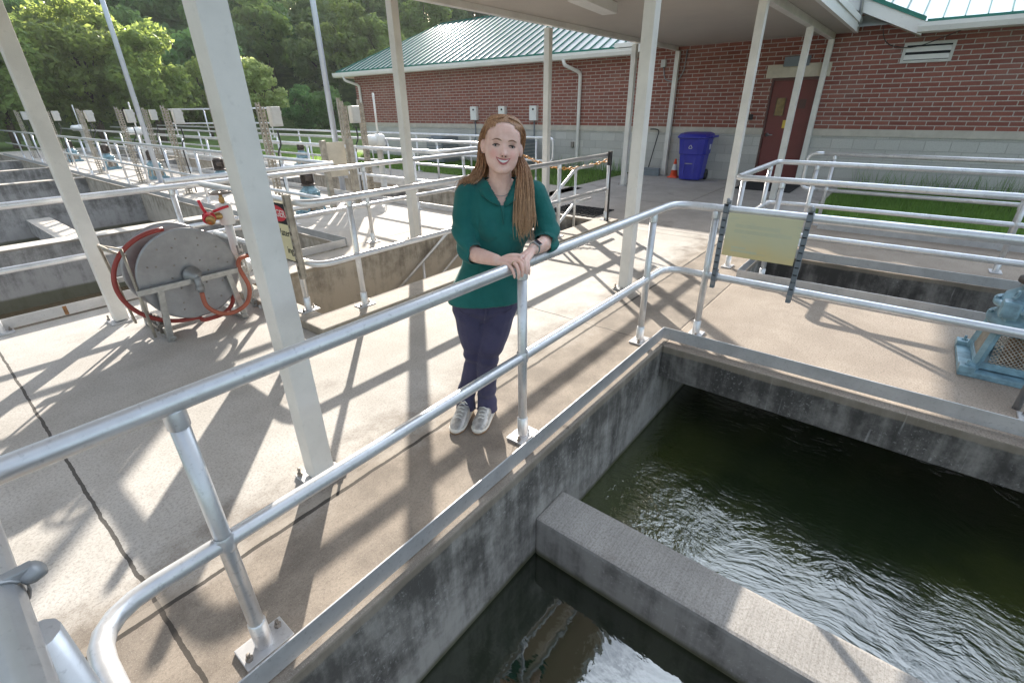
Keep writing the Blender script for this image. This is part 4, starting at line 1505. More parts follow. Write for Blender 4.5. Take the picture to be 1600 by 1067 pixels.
# ------------------------------------------------------------------ thin summer haze
hz = MB()
hz.box(-170, 240, -130, 240, -3.5, 42)
hz = hz.build('haze', None)
hz.data.materials.clear()
hm = bpy.data.materials.new('haze')
hm.use_nodes = True
hn = hm.node_tree
for nd in list(hn.nodes):
    if nd.type != 'OUTPUT_MATERIAL':
        hn.nodes.remove(nd)
pv = hn.nodes.new('ShaderNodeVolumePrincipled')
pv.inputs['Color'].default_value = (.92, .94, .97, 1)
pv.inputs['Density'].default_value = .0006
pv.inputs['Anisotropy'].default_value = .2
hn.links.new(pv.outputs[0], hn.nodes['Material Output'].inputs['Volume'])
hz.data.materials.append(hm)
hz['kind'] = 'stuff'
# ------------------------------------------------------------------ the woman at the railing
PO = Vector((1.758, 1.817, 0))
PF = Vector((-.697, -.717, 0))      # towards the camera
PR = Vector((.717, -.697, 0))       # her left, right in the picture
def L(a, b, z):
    return PO + PR*a + PF*b + Vector((0, 0, z))
per = thing('person', 'smiling woman in a teal top and navy jeans leaning on the railing', 'person', (PO.x, PO.y, 0))

def skinmat():
    t = NT('skin')
    p = t.objc()
    f = t.noise(p, 25, 4)
    c = t.mix(t.ramp(f, .35, .65), (.76, .48, .395), (.83, .56, .475))
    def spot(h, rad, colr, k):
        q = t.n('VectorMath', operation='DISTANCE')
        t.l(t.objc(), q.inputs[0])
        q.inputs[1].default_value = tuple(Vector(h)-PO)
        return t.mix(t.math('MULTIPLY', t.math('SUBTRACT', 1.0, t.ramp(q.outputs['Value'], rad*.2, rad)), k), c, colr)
    for s_ in (-1, 1):
        c = spot(H(s_*.040, hsurf(s_*.040, -.036), -.036), .034, (.80, .36, .30), .55)
        c = spot(H(s_*.031, hsurf(s_*.031, .004), .004), .024, (.48, .27, .22), .6)  # eye sockets darkened: shade painted into the skin colour
        c = spot(H(s_*.0125, hsurf(s_*.0125, -.036), -.038), .014, (.60, .30, .25), .6)
    c = spot(H(0, hsurf(0, -.034), -.033), .016, (.82, .42, .36), .5)
    c = spot(H(0, hsurf(0, -.083), -.083), .014, (.62, .36, .30), .5)
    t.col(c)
    t.b.inputs['Subsurface Weight'].default_value = .18
    t.b.inputs['Subsurface Radius'].default_value = (.012, .005, .003)
    t.b.inputs['Subsurface Scale'].default_value = 1
    t.set(.48, 0, .4)
    return t.m
def cloth(name, c, c2, sc_=60, wr=.4):
    t = NT(name)
    p = t.objc()
    f = t.noise(p, 6, 5)
    g = t.noise(p, 420, 2)
    c_ = t.mix(t.ramp(f, .3, .7), c, c2)
    c_ = t.mix(t.math('MULTIPLY', g, .3), c_, tuple(k*.6 for k in c))
    t.col(c_)
    t.set(.85, 0, .2)
    t.b.inputs['Sheen Weight'].default_value = .15
    h = t.math('ADD', t.math('MULTIPLY', t.noise(t.scale(p, (1, 1, 1.8)), 13, 3), 1.0), t.math('MULTIPLY', g, .12))
    t.bump(h, wr, .012)
    return t.m
def hairmat():
    t = NT('auburn_hair')
    p = t.objc()
    x, y, z = t.sep(p)
    f = t.noise(t.scale(p, (1, 1, .06)), 240, 3)
    f2 = t.noise(p, 12, 3)
    c = t.mix(t.ramp(f, .35, .65), (.20, .088, .042), (.50, .28, .15))
    zz = t.ramp(t.math('ADD', z, t.math('MULTIPLY', f2, .1)), 1.2, 1.6)
    c = t.mix(t.math('MULTIPLY', t.math('SUBTRACT', 1.0, zz), .55), c, (.66, .43, .25))
    t.col(c)
    t.set(.42, 0, .45)
    t.bump(f, .35, .003)
    return t.m
M['top'] = cloth('teal_knit', (.011, .118, .108), (.019, .155, .142), wr=.45)
M['jeans'] = cloth('navy_denim', (.050, .048, .098), (.072, .068, .128), wr=.45)
M['hair'] = hairmat()
M['lip'] = simple('lip', (.50, .13, .14), .4, 0, .1, 40)
M['teeth'] = simple('teeth', (.80, .77, .72), .3, 0, .02, 40)
M['iris'] = simple('iris', (.02, .024, .028), .2, 0, .1, 60)
M['lash'] = simple('lash', (.05, .025, .018), .6, 0, .1, 60)
M['brow'] = simple('brow', (.27, .14, .085), .8, 0, .2, 80)
M['eyew'] = simple('eye_white', (.72, .70, .68), .3, 0, .02, 60)
M['silver'] = simple('silver_upper', (.50, .49, .47), .32, .55, .3, 40, .4)
M['sole'] = simple('cream_sole', (.72, .69, .62), .6, 0, .06, 12)
M['gum'] = simple('gum_outsole', (.33, .19, .09), .7, 0, .1, 20)
M['strap'] = simple('grey_green_strap', (.17, .24, .24), .6, 0, .1, 30)
M['screen'] = simple('watch_glass', (.015, .016, .03), .12, 0, .1, 10)

def tb(b, pts, r, seg=16):
    """limb: pts in local figure coordinates, radii per point"""
    P, Q = [], []
    for i in range(len(pts)-1):
        for k in range(5):
            t_ = k/5
            i0, i3 = max(i-1, 0), min(i+2, len(pts)-1)
            def cr(a, b_, c, d):
                return .5*(2*b_+(c-a)*t_+(2*a-5*b_+4*c-d)*t_*t_+(3*b_-a-3*c+d)*t_**3)
            P.append(tuple(cr(pts[i0][j], pts[i][j], pts[i+1][j], pts[i3][j]) for j in range(3)))
            Q.append(r[i]*(1-t_)+r[i+1]*t_)
    P.append(pts[-1])
    Q.append(r[-1])
    # rounded ends
    d0 = (Vector(P[0])-Vector(P[1])).normalized()
    d1 = (Vector(P[-1])-Vector(P[-2])).normalized()
    W = [L(*(Vector(P[0])+d0*Q[0]*.75))]+[L(*(Vector(P[0])+d0*Q[0]*.45))]+[L(*p) for p in P]+[L(*(Vector(P[-1])+d1*Q[-1]*.45)), L(*(Vector(P[-1])+d1*Q[-1]*.75))]
    rr = [Q[0]*.4, Q[0]*.8]+Q+[Q[-1]*.8, Q[-1]*.4]
    b.tube(W, rr, seg)
def loft(b, rings, n=40, e=2.3):
    vs, fs = [], []
    for (z, ca, cb, ha, hb) in rings:
        for k in range(n):
            a = 6.2832*k/n
            c, s = math.cos(a), math.sin(a)
            m_ = (abs(c)**e+abs(s)**e)**(-1/e)
            vs.append(L(ca+ha*c*m_, cb+hb*s*m_, z))
    for i in range(len(rings)-1):
        for k in range(n):
            a, d = i*n+k, i*n+(k+1) % n
            fs.append((a, d, d+n, a+n))
    fs.append(tuple(range(n))[::-1])
    fs.append(tuple((len(rings)-1)*n+k for k in range(n)))
    b.add(vs, fs, True)
def ball(b, c, r, seg=16):
    rr = r if isinstance(r, tuple) else (r, r, r)
    vs, fs = [], []
    n, m_ = seg, seg//2
    for i in range(m_+1):
        ph = math.pi*i/m_
        for k in range(n):
            a = 6.2832*k/n
            vs.append(L(c[0]+rr[0]*math.sin(ph)*math.cos(a), c[1]+rr[1]*math.sin(ph)*math.sin(a), c[2]+rr[2]*math.cos(ph)))
    for i in range(m_):
        for k in range(n):
            a, d = i*n+k, i*n+(k+1) % n
            fs.append((a, d, d+n, a+n))
    b.add(vs, fs, True)
def remesh(b, vox, smooth=4):
    me = bpy.data.meshes.new('tmp')
    me.from_pydata([tuple(v) for v in b.v], [], b.f)
    bm = bmesh.new()
    bm.from_mesh(me)
    bmesh.ops.remove_doubles(bm, verts=bm.verts[:], dist=1e-5)
    bmesh.ops.recalc_face_normals(bm, faces=bm.faces[:])
    bm.to_mesh(me)
    bm.free()
    o = bpy.data.objects.new('tmp', me)
    COL.objects.link(o)
    m1 = o.modifiers.new('r', 'REMESH')
    m1.mode = 'VOXEL'
    m1.voxel_size = vox
    m2 = o.modifiers.new('s', 'SMOOTH')
    m2.factor = .5
    m2.iterations = smooth
    dg = bpy.context.evaluated_depsgraph_get()
    ev = o.evaluated_get(dg)
    m = bpy.data.meshes.new_from_object(ev)
    out = MB()
    out.add([v.co.copy() for v in m.vertices], [tuple(p.vertices) for p in m.polygons], True)
    bpy.data.objects.remove(o)
    bpy.data.meshes.remove(me)
    bpy.data.meshes.remove(m)
    return out
def toloc(p):
    d = Vector(p)-PO
    return d.dot(PR), d.dot(PF), p[2]

# head in its own axes: x to her left (picture right), y forward, z up, eyes at z = 0
HP = [(-.118, .014, .080, .030), (-.110, .034, .088, .010), (-.096, .048, .091, -.010), (-.075, .059, .089, -.025), (-.055, .0645, .0875, -.04), (-.03, .069, .0855, -.062), (0, .072, .081, -.085), (.03, .0715, .0845, -.097), (.06, .070, .079, -.1), (.085, .061, .065, -.092), (.103, .044, .041, -.072), (.114, .024, .012, -.048), (.118, .006, -.01, -.024)]
def hprof(z):
    for i in range(len(HP)-1):
        if HP[i][0] <= z <= HP[i+1][0]:
            t_ = (z-HP[i][0])/(HP[i+1][0]-HP[i][0])
            t_ = t_ if 0 < i < len(HP)-2 else t_
            return [HP[i][j]*(1-t_)+HP[i+1][j]*t_ for j in (1, 2, 3)]
    return list(HP[0][1:]) if z < HP[0][0] else list(HP[-1][1:])
def gs(x, s):
    return math.exp(-(x/s)**2)
def hfeat(x, z):
    d = 0
    if -.05 < z < .012:
        t_ = (.012-z)/.050
        A = .0285*min(1, t_)**1.15 if z > -.038 else .0285*max(0, (z+.050)/.012)
        d += A*gs(x, .0085+.006*min(1, max(0, t_)))
    d -= .0075*gs(abs(x)-.031, .016)*gs(z-.001, .012)
    d += .0025*gs(z-.022, .01)*gs(x, .05)
    d += .0055*gs(abs(x)-.040, .018)*gs(z+.036, .02)
    d += .0035*gs(x, .026)*gs(z+.062, .014)
    d += .005*gs(x, .02)*gs(z+.102, .014)
    d -= .002*gs(x, .02)*gs(z+.083, .008)
    if -.066 < z < -.026:
        q_ = (-.026-z)/.04
        d -= .0032*gs(abs(x)-.0185-.0145*q_, .0045)*math.sin(math.pi*q_)
    return d
def hsurf(x, z, off=0):
    w_, yf, yb = hprof(z)
    c, h = (yf+yb)/2, (yf-yb)/2
    e = 2.25
    q = max(0, 1-abs(x/w_)**e)**(1/e) if w_ > abs(x) else 0
    return c+h*q+hfeat(x, z)+off
HC = Vector((.273, .062, 1.578))
HRm = (Matrix.Rotation(R(7.5), 3, 'Y') @ Matrix.Rotation(R(4), 3, 'X'))
HS = 1.06
def H(x, y, z):
    v = HRm @ Vector((x*HS*1.13, y*HS, z*HS))
    return L(*(HC+v))
def Hl(x, y, z):
    return HC+HRm @ Vector((x*HS*1.13, y*HS, z*HS))
def hairline(x, z):
    if z > .075:
        return .060-(z-.075)*.3+abs(x)*.02
    return max(-.024, .058-(.075-z)*.75-max(0, abs(x)-.05)*.4)
def headmesh(b, grow=0., nz=60, nt=72, keep=None):
    vs, fs = [], []
    e = 2.25
    for i in range(nz+1):
        z = -.118+.236*(.5-.5*math.cos(math.pi*i/nz))
        w_, yf, yb = hprof(z)
        c, h = (yf+yb)/2, (yf-yb)/2
        for k in range(nt):
            a = 6.28318*k/nt
            co_, si = math.cos(a), math.sin(a)
            m_ = (abs(co_)**e+abs(si)**e)**(-1/e)
            x, y = w_*co_*m_, h*si*m_
            if y > 0 and grow == 0:
                y += hfeat(x, z)*min(1, y/(h*.5+1e-6))
            gr = grow
            if grow:
                gr = grow*max(.12, min(1, (hairline(x, z)-(c+y))/.045))
            g_ = 1+gr/max(.03, math.hypot(w_*co_, h*si))
            vs.append((x*g_, c+y*g_, z+gr*(1 if z > .05 else 0)*min(1, (z-.05)/.05)))
    for i in range(nz):
        for k in range(nt):
            f = (i*nt+k, i*nt+(k+1) % nt, (i+1)*nt+(k+1) % nt, (i+1)*nt+k)
            if keep is None or all(keep(*vs[q]) for q in f):
                fs.append(f)
    if keep is None:
        fs.append(tuple(range(nt))[::-1])
        fs.append(tuple(nz*nt+k for k in range(nt)))
    b.add([H(*v) for v in vs], fs, True)

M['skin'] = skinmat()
# ---- body: one continuous skin surface
EL, WL = (.088, .125, 1.075), (.215, .305, 1.083)
ER, WR = (.498, .11, 1.115), (.392, .262, 1.118)
b = MB()
headmesh(b)
tb(b, [(.262, .015, 1.30), (.263, .02, 1.40), (.267, .03, 1.50)], [.066, .057, .057])
for s_ in (-1, 1):
    ball(b, toloc(H(s_*.0765, -.006, -.010)), (.013, .019, .033))
loft(b, [(.70, .16, 0, .15, .09), (.80, .165, 0, .18, .10), (.97, .205, 0, .145, .088), (1.08, .235, .01, .145, .09), (1.18, .255, .015, .155, .10), (1.28, .262, .008, .165, .097), (1.345, .264, 0, .16, .077), (1.39, .264, .0, .10, .064), (1.42, .264, .008, .064, .057)])
tb(b, [(.085, 0, 1.345), (.075, .04, 1.2), EL], [.05, .045, .039])
tb(b, [EL, (.145, .205, 1.078), WL], [.041, .0385, .0265])
tb(b, [(.45, 0, 1.345), (.485, .04, 1.22), ER], [.05, .045, .040])
tb(b, [ER, (.448, .187, 1.115), WR], [.041, .038, .0265])
tb(b, [(.085, 0, .76), (.093, .02, .42), (.05, .0, .25), (.02, .0, .09)], [.085, .053, .05, .036])
tb(b, [(.24, 0, .76), (.158, .065, .42), (.152, .05, .25), (.15, .035, .09)], [.088, .055, .05, .036])
def foot(c0, c1):
    tb(b, [c0, ((c0[0]+c1[0])/2, (c0[1]+c1[1])/2, .036), c1], [.030, .026, .018])
foot((.025, .0, .06), (-.03, .14, .032))
foot((.155, .02, .06), (.098, .165, .032))
body = remesh(b, .0042, 3)
# hands: each finger a chain of its own, rooted in the palm, joined into the body mesh
def hand(wrist, knuck, fingers, thumb, palm_r):
    hb = MB()
    kc = tuple(sum(k[j] for k in knuck)/len(knuck) for j in range(3))
    for k in knuck:
        mid_ = tuple(wrist[j]*.45+k[j]*.55 for j in range(3))
        tb(hb, [wrist, mid_, k], [.0225, palm_r, .0098], 12)
    for f, r in fingers:
        tb(hb, f, r, 12)
    tb(hb, thumb[0], thumb[1], 12)
    return remesh(hb, .0021, 3)
# her right hand (picture left) lies on top, fingers draped over the rail and the other hand
K = [(.305, .355, 1.098), (.289, .363, 1.096), (.272, .368, 1.089), (.257, .369, 1.078)]
F = [([K[0], (.328, .375, 1.094), (.334, .395, 1.066), (.332, .399, 1.046)], [.0098, .0088, .0080, .0066]),
     ([K[1], (.313, .388, 1.092), (.320, .412, 1.060), (.317, .412, 1.034)], [.0100, .0090, .0082, .0068]),
     ([K[2], (.293, .397, 1.083), (.301, .421, 1.052), (.300, .419, 1.028)], [.0096, .0088, .0080, .0066]),
     ([K[3], (.270, .396, 1.070), (.279, .417, 1.046), (.281, .417, 1.032)], [.0086, .0078, .0070, .0060])]
T = ([(.235, .318, 1.092), (.268, .322, 1.107), (.305, .334, 1.112), (.326, .343, 1.108)], [.0145, .0125, .0108, .0082])
hR = hand(WL, K, F, T, .0145)
# her left hand (picture right) grips the rail beneath it
K2 = [(.350, .330, 1.105), (.340, .318, 1.108), (.345, .345, 1.098), (.352, .356, 1.088)]
K2 = [(.336, .310, 1.108), (.339, .328, 1.107), (.346, .344, 1.100), (.355, .356, 1.090)]
F2 = [([K2[0], (.305, .330, 1.100), (.292, .352, 1.080), (.290, .362, 1.062)], [.0096, .0088, .008, .0066]),
      ([K2[1], (.318, .352, 1.100), (.312, .384, 1.076), (.310, .388, 1.058)], [.0098, .009, .0082, .0068]),
      ([K2[2], (.338, .372, 1.094), (.338, .396, 1.070), (.340, .402, 1.044)], [.0095, .0088, .008, .0066]),
      ([K2[3], (.353, .378, 1.081), (.353, .396, 1.058), (.354, .394, 1.038)], [.0088, .0078, .007, .006])]
T2 = ([(.372, .278, 1.108), (.35, .29, 1.10), (.325, .30, 1.085), (.31, .312, 1.075)], [.0145, .0125, .0108, .0085])
hL = hand(WR, K2, F2, T2, .0145)
for h_ in (hR, hL):
    body.add(h_.v, h_.f, True)
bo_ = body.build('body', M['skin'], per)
# nails
b = MB()
for f, r in F+F2[2:]:
    p, q = Vector(f[-1]), Vector(f[-2])
    d = (p-q).normalized()
    ball(b, tuple(p+Vector((0, .0052, 0))-d*.001), (.0042, .0025, .0062), 10)
b.build('nails', M['lip'] if False else M['skin'], per)

# ---- face
b = MB()
for s_ in (-1, 1):
    x = s_*.0315
    b2 = MB()
    cy = hsurf(x, .0)-.0075
    vs = []
    for i in range(9):
        ph = math.pi*i/8
        for k in range(14):
            a = 6.2832*k/14
            vs.append(H(x+.0115*math.sin(ph)*math.cos(a), cy+.0095*math.cos(ph), -.0005+.0056*math.sin(ph)*math.sin(a)))
    fs_ = [(i*14+k, i*14+(k+1) % 14, (i+1)*14+(k+1) % 14, (i+1)*14+k) for i in range(8) for k in range(14)]
    b2.add(vs, fs_, True)
    e_ = b2.build('eye', M['eyew'], per)
    b2 = MB()
    b2.add([H(x+.0058*math.cos(a), cy+.0097, -.0005+.0050*math.sin(a)) for a in [i*6.2832/16 for i in range(16)]], [tuple(range(16))])
    b2.build('iris', M['iris'], e_)
    b2 = MB()
    P = []
    for i in range(9):
        t_ = i/8*2-1
        xx = x+.0145*t_
        zz = .0042*(1-t_*t_)+.0006-.0012*t_*s_
        P.append(H(xx, max(hsurf(xx, zz), cy+.0085*(1-t_*t_*.5))+.0012, zz))
    b2.tube(P, [.0008, .0017, .0024, .0027, .0028, .0027, .0024, .0018, .0009], 6)
    P = []
    for i in range(9):
        t_ = i/8*2-1
        xx = x+.0125*t_
        zz = -.0050*(1-t_*t_*.8)
        P.append(H(xx, max(hsurf(xx, zz), cy+.0075*(1-t_*t_*.5))+.0006, zz))
    b2.tube(P, .0008, 6)
    b2.build('eyelashes', M['lash'], e_)
    b2 = MB()
    P = []
    for i in range(9):
        t_ = i/8
        xx = s_*(.013+.036*t_)
        zz = .0205+.0055*math.sin(math.pi*min(1, t_*1.15)*.8)-.0045*max(0, t_-.6)*2
        P.append(H(xx, hsurf(xx, zz)+.0004, zz))
    b2.tube(P, [.0014, .0026, .0032, .0034, .0032, .0028, .0022, .0016, .0009], 6)
    b2.build('eyebrow', M['brow'], per)
    b2 = MB()
    b2.lathe([(.003, 0), (.003, .002), (0, .0022)], H(s_*.079, .006, -.036), tuple(PF), 8)
    b2.build('earring', M['steel'], per)
def mouthline(z0, curve, hw, n=13):
    out = []
    for i in range(n):
        t_ = i/(n-1)*2-1
        x = hw*t_
        z = z0+curve*t_*t_
        out.append((x, z))
    return out
b = MB()
up_ = [H(x, hsurf(x, z)+.0016, z) for x, z in mouthline(-.0560, .0085, .029)]
lo_ = [H(x, hsurf(x, z)+.0016, z) for x, z in mouthline(-.0735, .0245, .028)]
b.tube(up_, [.0010, .0018, .0024, .0027, .0029, .003, .0026, .003, .0029, .0027, .0024, .0018, .001], 8)
b.tube(lo_, [.001, .0018, .0028, .0036, .0042, .0045, .0046, .0045, .0042, .0036, .0028, .0018, .001], 8)
b.build('lips', M['lip'], per)
b = MB()
t1 = [H(x, hsurf(x, z)+.0012, z) for x, z in mouthline(-.0572, .0078, .026)]
t2 = [H(x, hsurf(x, z)+.0010, z) for x, z in mouthline(-.0685, .0185, .025)]
n = len(t1)
b.add(t1+t2, [(i, i+1, n+i+1, n+i) for i in range(n-1)], True)
b.build('teeth', M['teeth'], per)
b = MB()
for s_ in (-1, 1):
    x = s_*.0065
    b.lathe([(.0036, 0), (0, .0006)], H(x, hsurf(x, -.0405)+.0005, -.0425), tuple(PF+Vector((0, 0, -.4))), 8)
b.build('nostrils', M['lash'], per)

# ---- hair
b = MB()
def keep(x, y, z):
    # the hairline: high on the forehead, down past the temples and behind the ears
    return y < hairline(x, z) and z > -.09
headmesh(b, .015, 60, 72, keep)
rng = random.Random(21)
def strand(P, r0, n=1, jit=.006, seg=6):
    for _ in range(n):
        j = Vector((rng.gauss(0, jit), rng.gauss(0, jit), rng.gauss(0, jit*.4)))
        j2 = Vector((rng.gauss(0, jit*1.6), rng.gauss(0, jit*1.2), rng.gauss(0, jit*2)))
        m_ = len(P)
        Q = [Vector(p)+j*min(1, i/2)+j2*(i/(m_-1))**2 for i, p in enumerate(P)]
        W = smoothpath([L(*q) for q in Q], 4)
        k = len(W)
        rr = [r0*(.55+.45*math.sin(math.pi*min(1, i/(k*.5))*.5))*(1-.75*max(0, (i/(k-1)-.55)/.45)) for i in range(k)]
        b.tube(W, rr, seg)
def hl(x, y, z):
    return tuple(Hl(x, y, z))
# her left side: over the ear and down in front of the shoulder
for i in range(300):
    t_ = rng.random()
    u = rng.random()
    top = hl(.008+.03*t_, .045-.11*u, .121-.012*t_-.02*u)
    temple = hl(.077+.004*t_, .004-.055*u, .055-.02*u)
    ear = hl(.080, -.036-.025*u, -.03)
    ang = rng.random()
    strand([top, hl(.055, .03-.09*u, .10-.015*u), temple, ear, (.362+.03*t_, .035+.04*u, 1.47), (.345+.065*t_, .075+.035*u, 1.39), (.332+.08*t_, .105+.028*ang, 1.31), (.322+.085*t_+.01*ang, .128+.02*u, 1.25-.03*ang), (.325+.065*t_+.02*ang, .135+.02*u, 1.215-.07*ang+.03*t_)], .0021, 1, .0075)
# her right side: behind the ear, over the shoulder to the back, lifted a little to the side
for i in range(260):
    t_ = rng.random()
    u = rng.random()
    top = hl(-.004-.03*t_, .045-.11*u, .121-.012*t_-.02*u)
    temple = hl(-.075-.004*t_, .004-.055*u, .055-.02*u)
    ear = hl(-.079, -.036-.025*u, -.03)
    ang = rng.random()
    strand([top, hl(-.052, .03-.09*u, .10-.015*u), temple, ear, (.172-.012*t_, .005-.02*u, 1.49), (.158-.03*t_, .01-.02*u, 1.45-.01*ang), (.140-.055*ang, .01+.015*u, 1.428-.012*ang), (.125-.06*ang, .0-.02*u, 1.412-.012*ang), (.125-.075*ang, -.06-.02*u, 1.37-.03*ang)], .0021, 1, .0075)
# back curtain
for i in range(70):
    t_ = rng.random()*2-1
    ang = rng.random()
    strand([hl(.03*t_, -.06, .115), hl(.06*t_, -.10, .04), hl(.07*t_, -.105, -.05), (.27+.10*t_, -.075, 1.42), (.265+.12*t_, -.10, 1.30), (.26+.12*t_, -.10, 1.2-.06*ang)], .0075, 1, .006)
b.build('hair', M['hair'], per)

# ---- teal top
b = MB()
loft(b, [(.765, .163, .0, .207, .128), (.80, .166, 0, .202, .125), (.86, .178, 0, .187, .117), (.97, .207, 0, .160, .102), (1.08, .233, .012, .157, .104), (1.18, .256, .02, .176, .118), (1.28, .263, .01, .184, .110), (1.35, .265, 0, .180, .090), (1.392, .265, .0, .128, .078), (1.422, .267, .004, .084, .068)])
ball(b, (.195, .085, 1.185), (.068, .062, .068))
ball(b, (.325, .085, 1.185), (.068, .062, .068))
CL = tuple(EL[i]+(WL[i]-EL[i])*.16 for i in range(3))
CR = tuple(ER[i]+(WR[i]-ER[i])*.2 for i in range(3))
tb(b, [(.10, 0, 1.35), (.072, .04, 1.2), (EL[0]-.004, EL[1]-.01, EL[2]+.02), CL], [.066, .062, .054, .052])
tb(b, [(.435, 0, 1.35), (.488, .04, 1.22), (ER[0]+.004, ER[1]-.008, ER[2]+.012), CR], [.066, .062, .056, .052])
tp = remesh(b, .0055, 5)
# folds: long soft creases across the elbow and down the front
vs = []
for v in tp.v:
    a, bb, z = toloc(v)
    d = 0
    f = .0035*math.sin(34*z+9*a+3*math.sin(7*a))*max(0, 1-abs(z-1.1)/.1)
    if a < .14 or a > .42:
        d += .010*math.sin(80*z+26*a+14*bb+1.5*math.sin(30*a))*gs(z-1.13, .085)
    else:
        d += .0085*math.sin(34*a+34*z+2*math.sin(9*z))*gs(z-1.02, .12)*(1 if bb > 0 else 0)
        d += .005*math.sin(52*(a-.255)*(1+(1.3-z)*2))*gs(z-1.22, .07)*(1 if bb > 0 else .2)
        d += .003*math.sin(42*a+20*z)*gs(z-.80, .07)
    nx = (a-.23, bb, 0)
    n_ = math.hypot(nx[0], nx[1])+1e-6
    vs.append(L(a+nx[0]/n_*d, bb+nx[1]/n_*d, z))
tp.v = [tuple(v) for v in vs]
# open the V of the neckline, the hem and the cuffs
def cut(f):
    a = b_ = z = 0
    for i in f:
        q = toloc(tp.v[i])
        a += q[0]
        b_ += q[1]
        z += q[2]
    a, b_, z = a/len(f), b_/len(f), z/len(f)
    if z > 1.418:
        return True
    if b_ > .02 and z > 1.298:
        hw = (z-1.298)*.55
        if abs(a-(.262-.0*(1.36-z))) < hw:
            return True
    if z < .768:
        return True
    for C, E, W_ in ((CL, EL, WL), (CR, ER, WR)):
        d = (Vector(W_)-Vector(E)).normalized()
        q_ = Vector((a, b_, z))-Vector(C)
        if .012 < q_.dot(d) < .07 and (q_-d*q_.dot(d)).length < .064:
            return True
    return False
kf = [f for f in tp.f if not cut(f)]
t2_ = MB()
t2_.add(tp.v, kf, True)
top_o = t2_.build('top', M['top'], per)
m_ = top_o.modifiers.new('thick', 'SOLIDIFY')
m_.thickness = .004
m_.offset = 1
# collar, placket pleat, cuffs
b = MB()
for s_ in (-1, 1):
    P = [(.266+s_*.082, -.03, 1.428), (.266+s_*.078, .04, 1.414), (.265+s_*.058, .080, 1.388), (.264+s_*.034, .102, 1.352), (.262+s_*.010, .118, 1.315)]
    Q = [(.266+s_*.108, -.035, 1.405), (.266+s_*.118, .035, 1.388), (.265+s_*.106, .084, 1.356), (.264+s_*.070, .112, 1.332), (.262+s_*.016, .124, 1.305)]
    o_ = len(b.v)
    n = len(P)
    up3 = [L(p[0], p[1]+.004, p[2]+.004) for p in P]
    b.add([L(*p) for p in P]+[L(p[0], p[1]+.008, p[2]+.003) for p in Q], [(i, i+1, n+i+1, n+i) for i in range(n-1)], True)
cl_ = b.build('collar', M['top'], top_o)
mm = cl_.modifiers.new('thick', 'SOLIDIFY')
mm.thickness = .005
b = MB()
b.tube([L(.262, .124, 1.308), L(.262, .138, 1.268), L(.262, .146, 1.22)], [.006, .005, .002], 8)
b.build('pleat', M['top'], top_o)

# ---- jeans
b = MB()
loft(b, [(.665, .16, .0, .165, .095), (.72, .163, 0, .188, .112), (.80, .166, 0, .190, .112), (.86, .178, 0, .172, .102)])
tb(b, [(.082, 0, .74), (.083, .015, .58), (.088, .022, .42), (.055, .0, .26), (.026, .0, .16), (.016, .008, .045)], [.102, .086, .060, .056, .055, .064])
tb(b, [(.245, 0, .74), (.207, .04, .58), (.160, .068, .42), (.155, .052, .26), (.150, .036, .16), (.150, .04, .04)], [.105, .090, .064, .058, .056, .066])
jm = remesh(b, .006, 4)
vs = []
for v in jm.v:
    a, bb, z = toloc(v)
    d = .007*math.sin(75*z+12*a)*gs(z-.43, .05)+.005*math.sin(70*z+9*bb)*gs(z-.16, .08)+.004*math.sin(55*z-30*abs(a-.155))*gs(z-.70, .05)
    c_ = .16 if z > .6 else (.09 if a < .115 else .155)
    nx = (a-c_, bb-.02)
    n_ = math.hypot(*nx)+1e-6
    vs.append(tuple(L(a+nx[0]/n_*d, bb+nx[1]/n_*d, z)))
jm.v = vs
jf = []
for f in jm.f:
    if sum(jm.v[i][2] for i in f)/len(f) > .052:
        jf.append(f)
j2 = MB()
j2.add(jm.v, jf, True)
je = j2.build('jeans', M['jeans'], per)
mj = je.modifiers.new('thick', 'SOLIDIFY')
mj.thickness = .004
b = MB()
b.tube([L(.163, .118, .80), L(.160, .122, .74), L(.150, .116, .69)], [.005, .005, .003], 8)
for s_ in (-1, 1):
    b.tube([L(.163+s_*.17, .03, .79), L(.163+s_*.14, .088, .735), L(.163+s_*.09, .112, .722)], .0022, 6)
b.build('seams', M['jeans'], je)

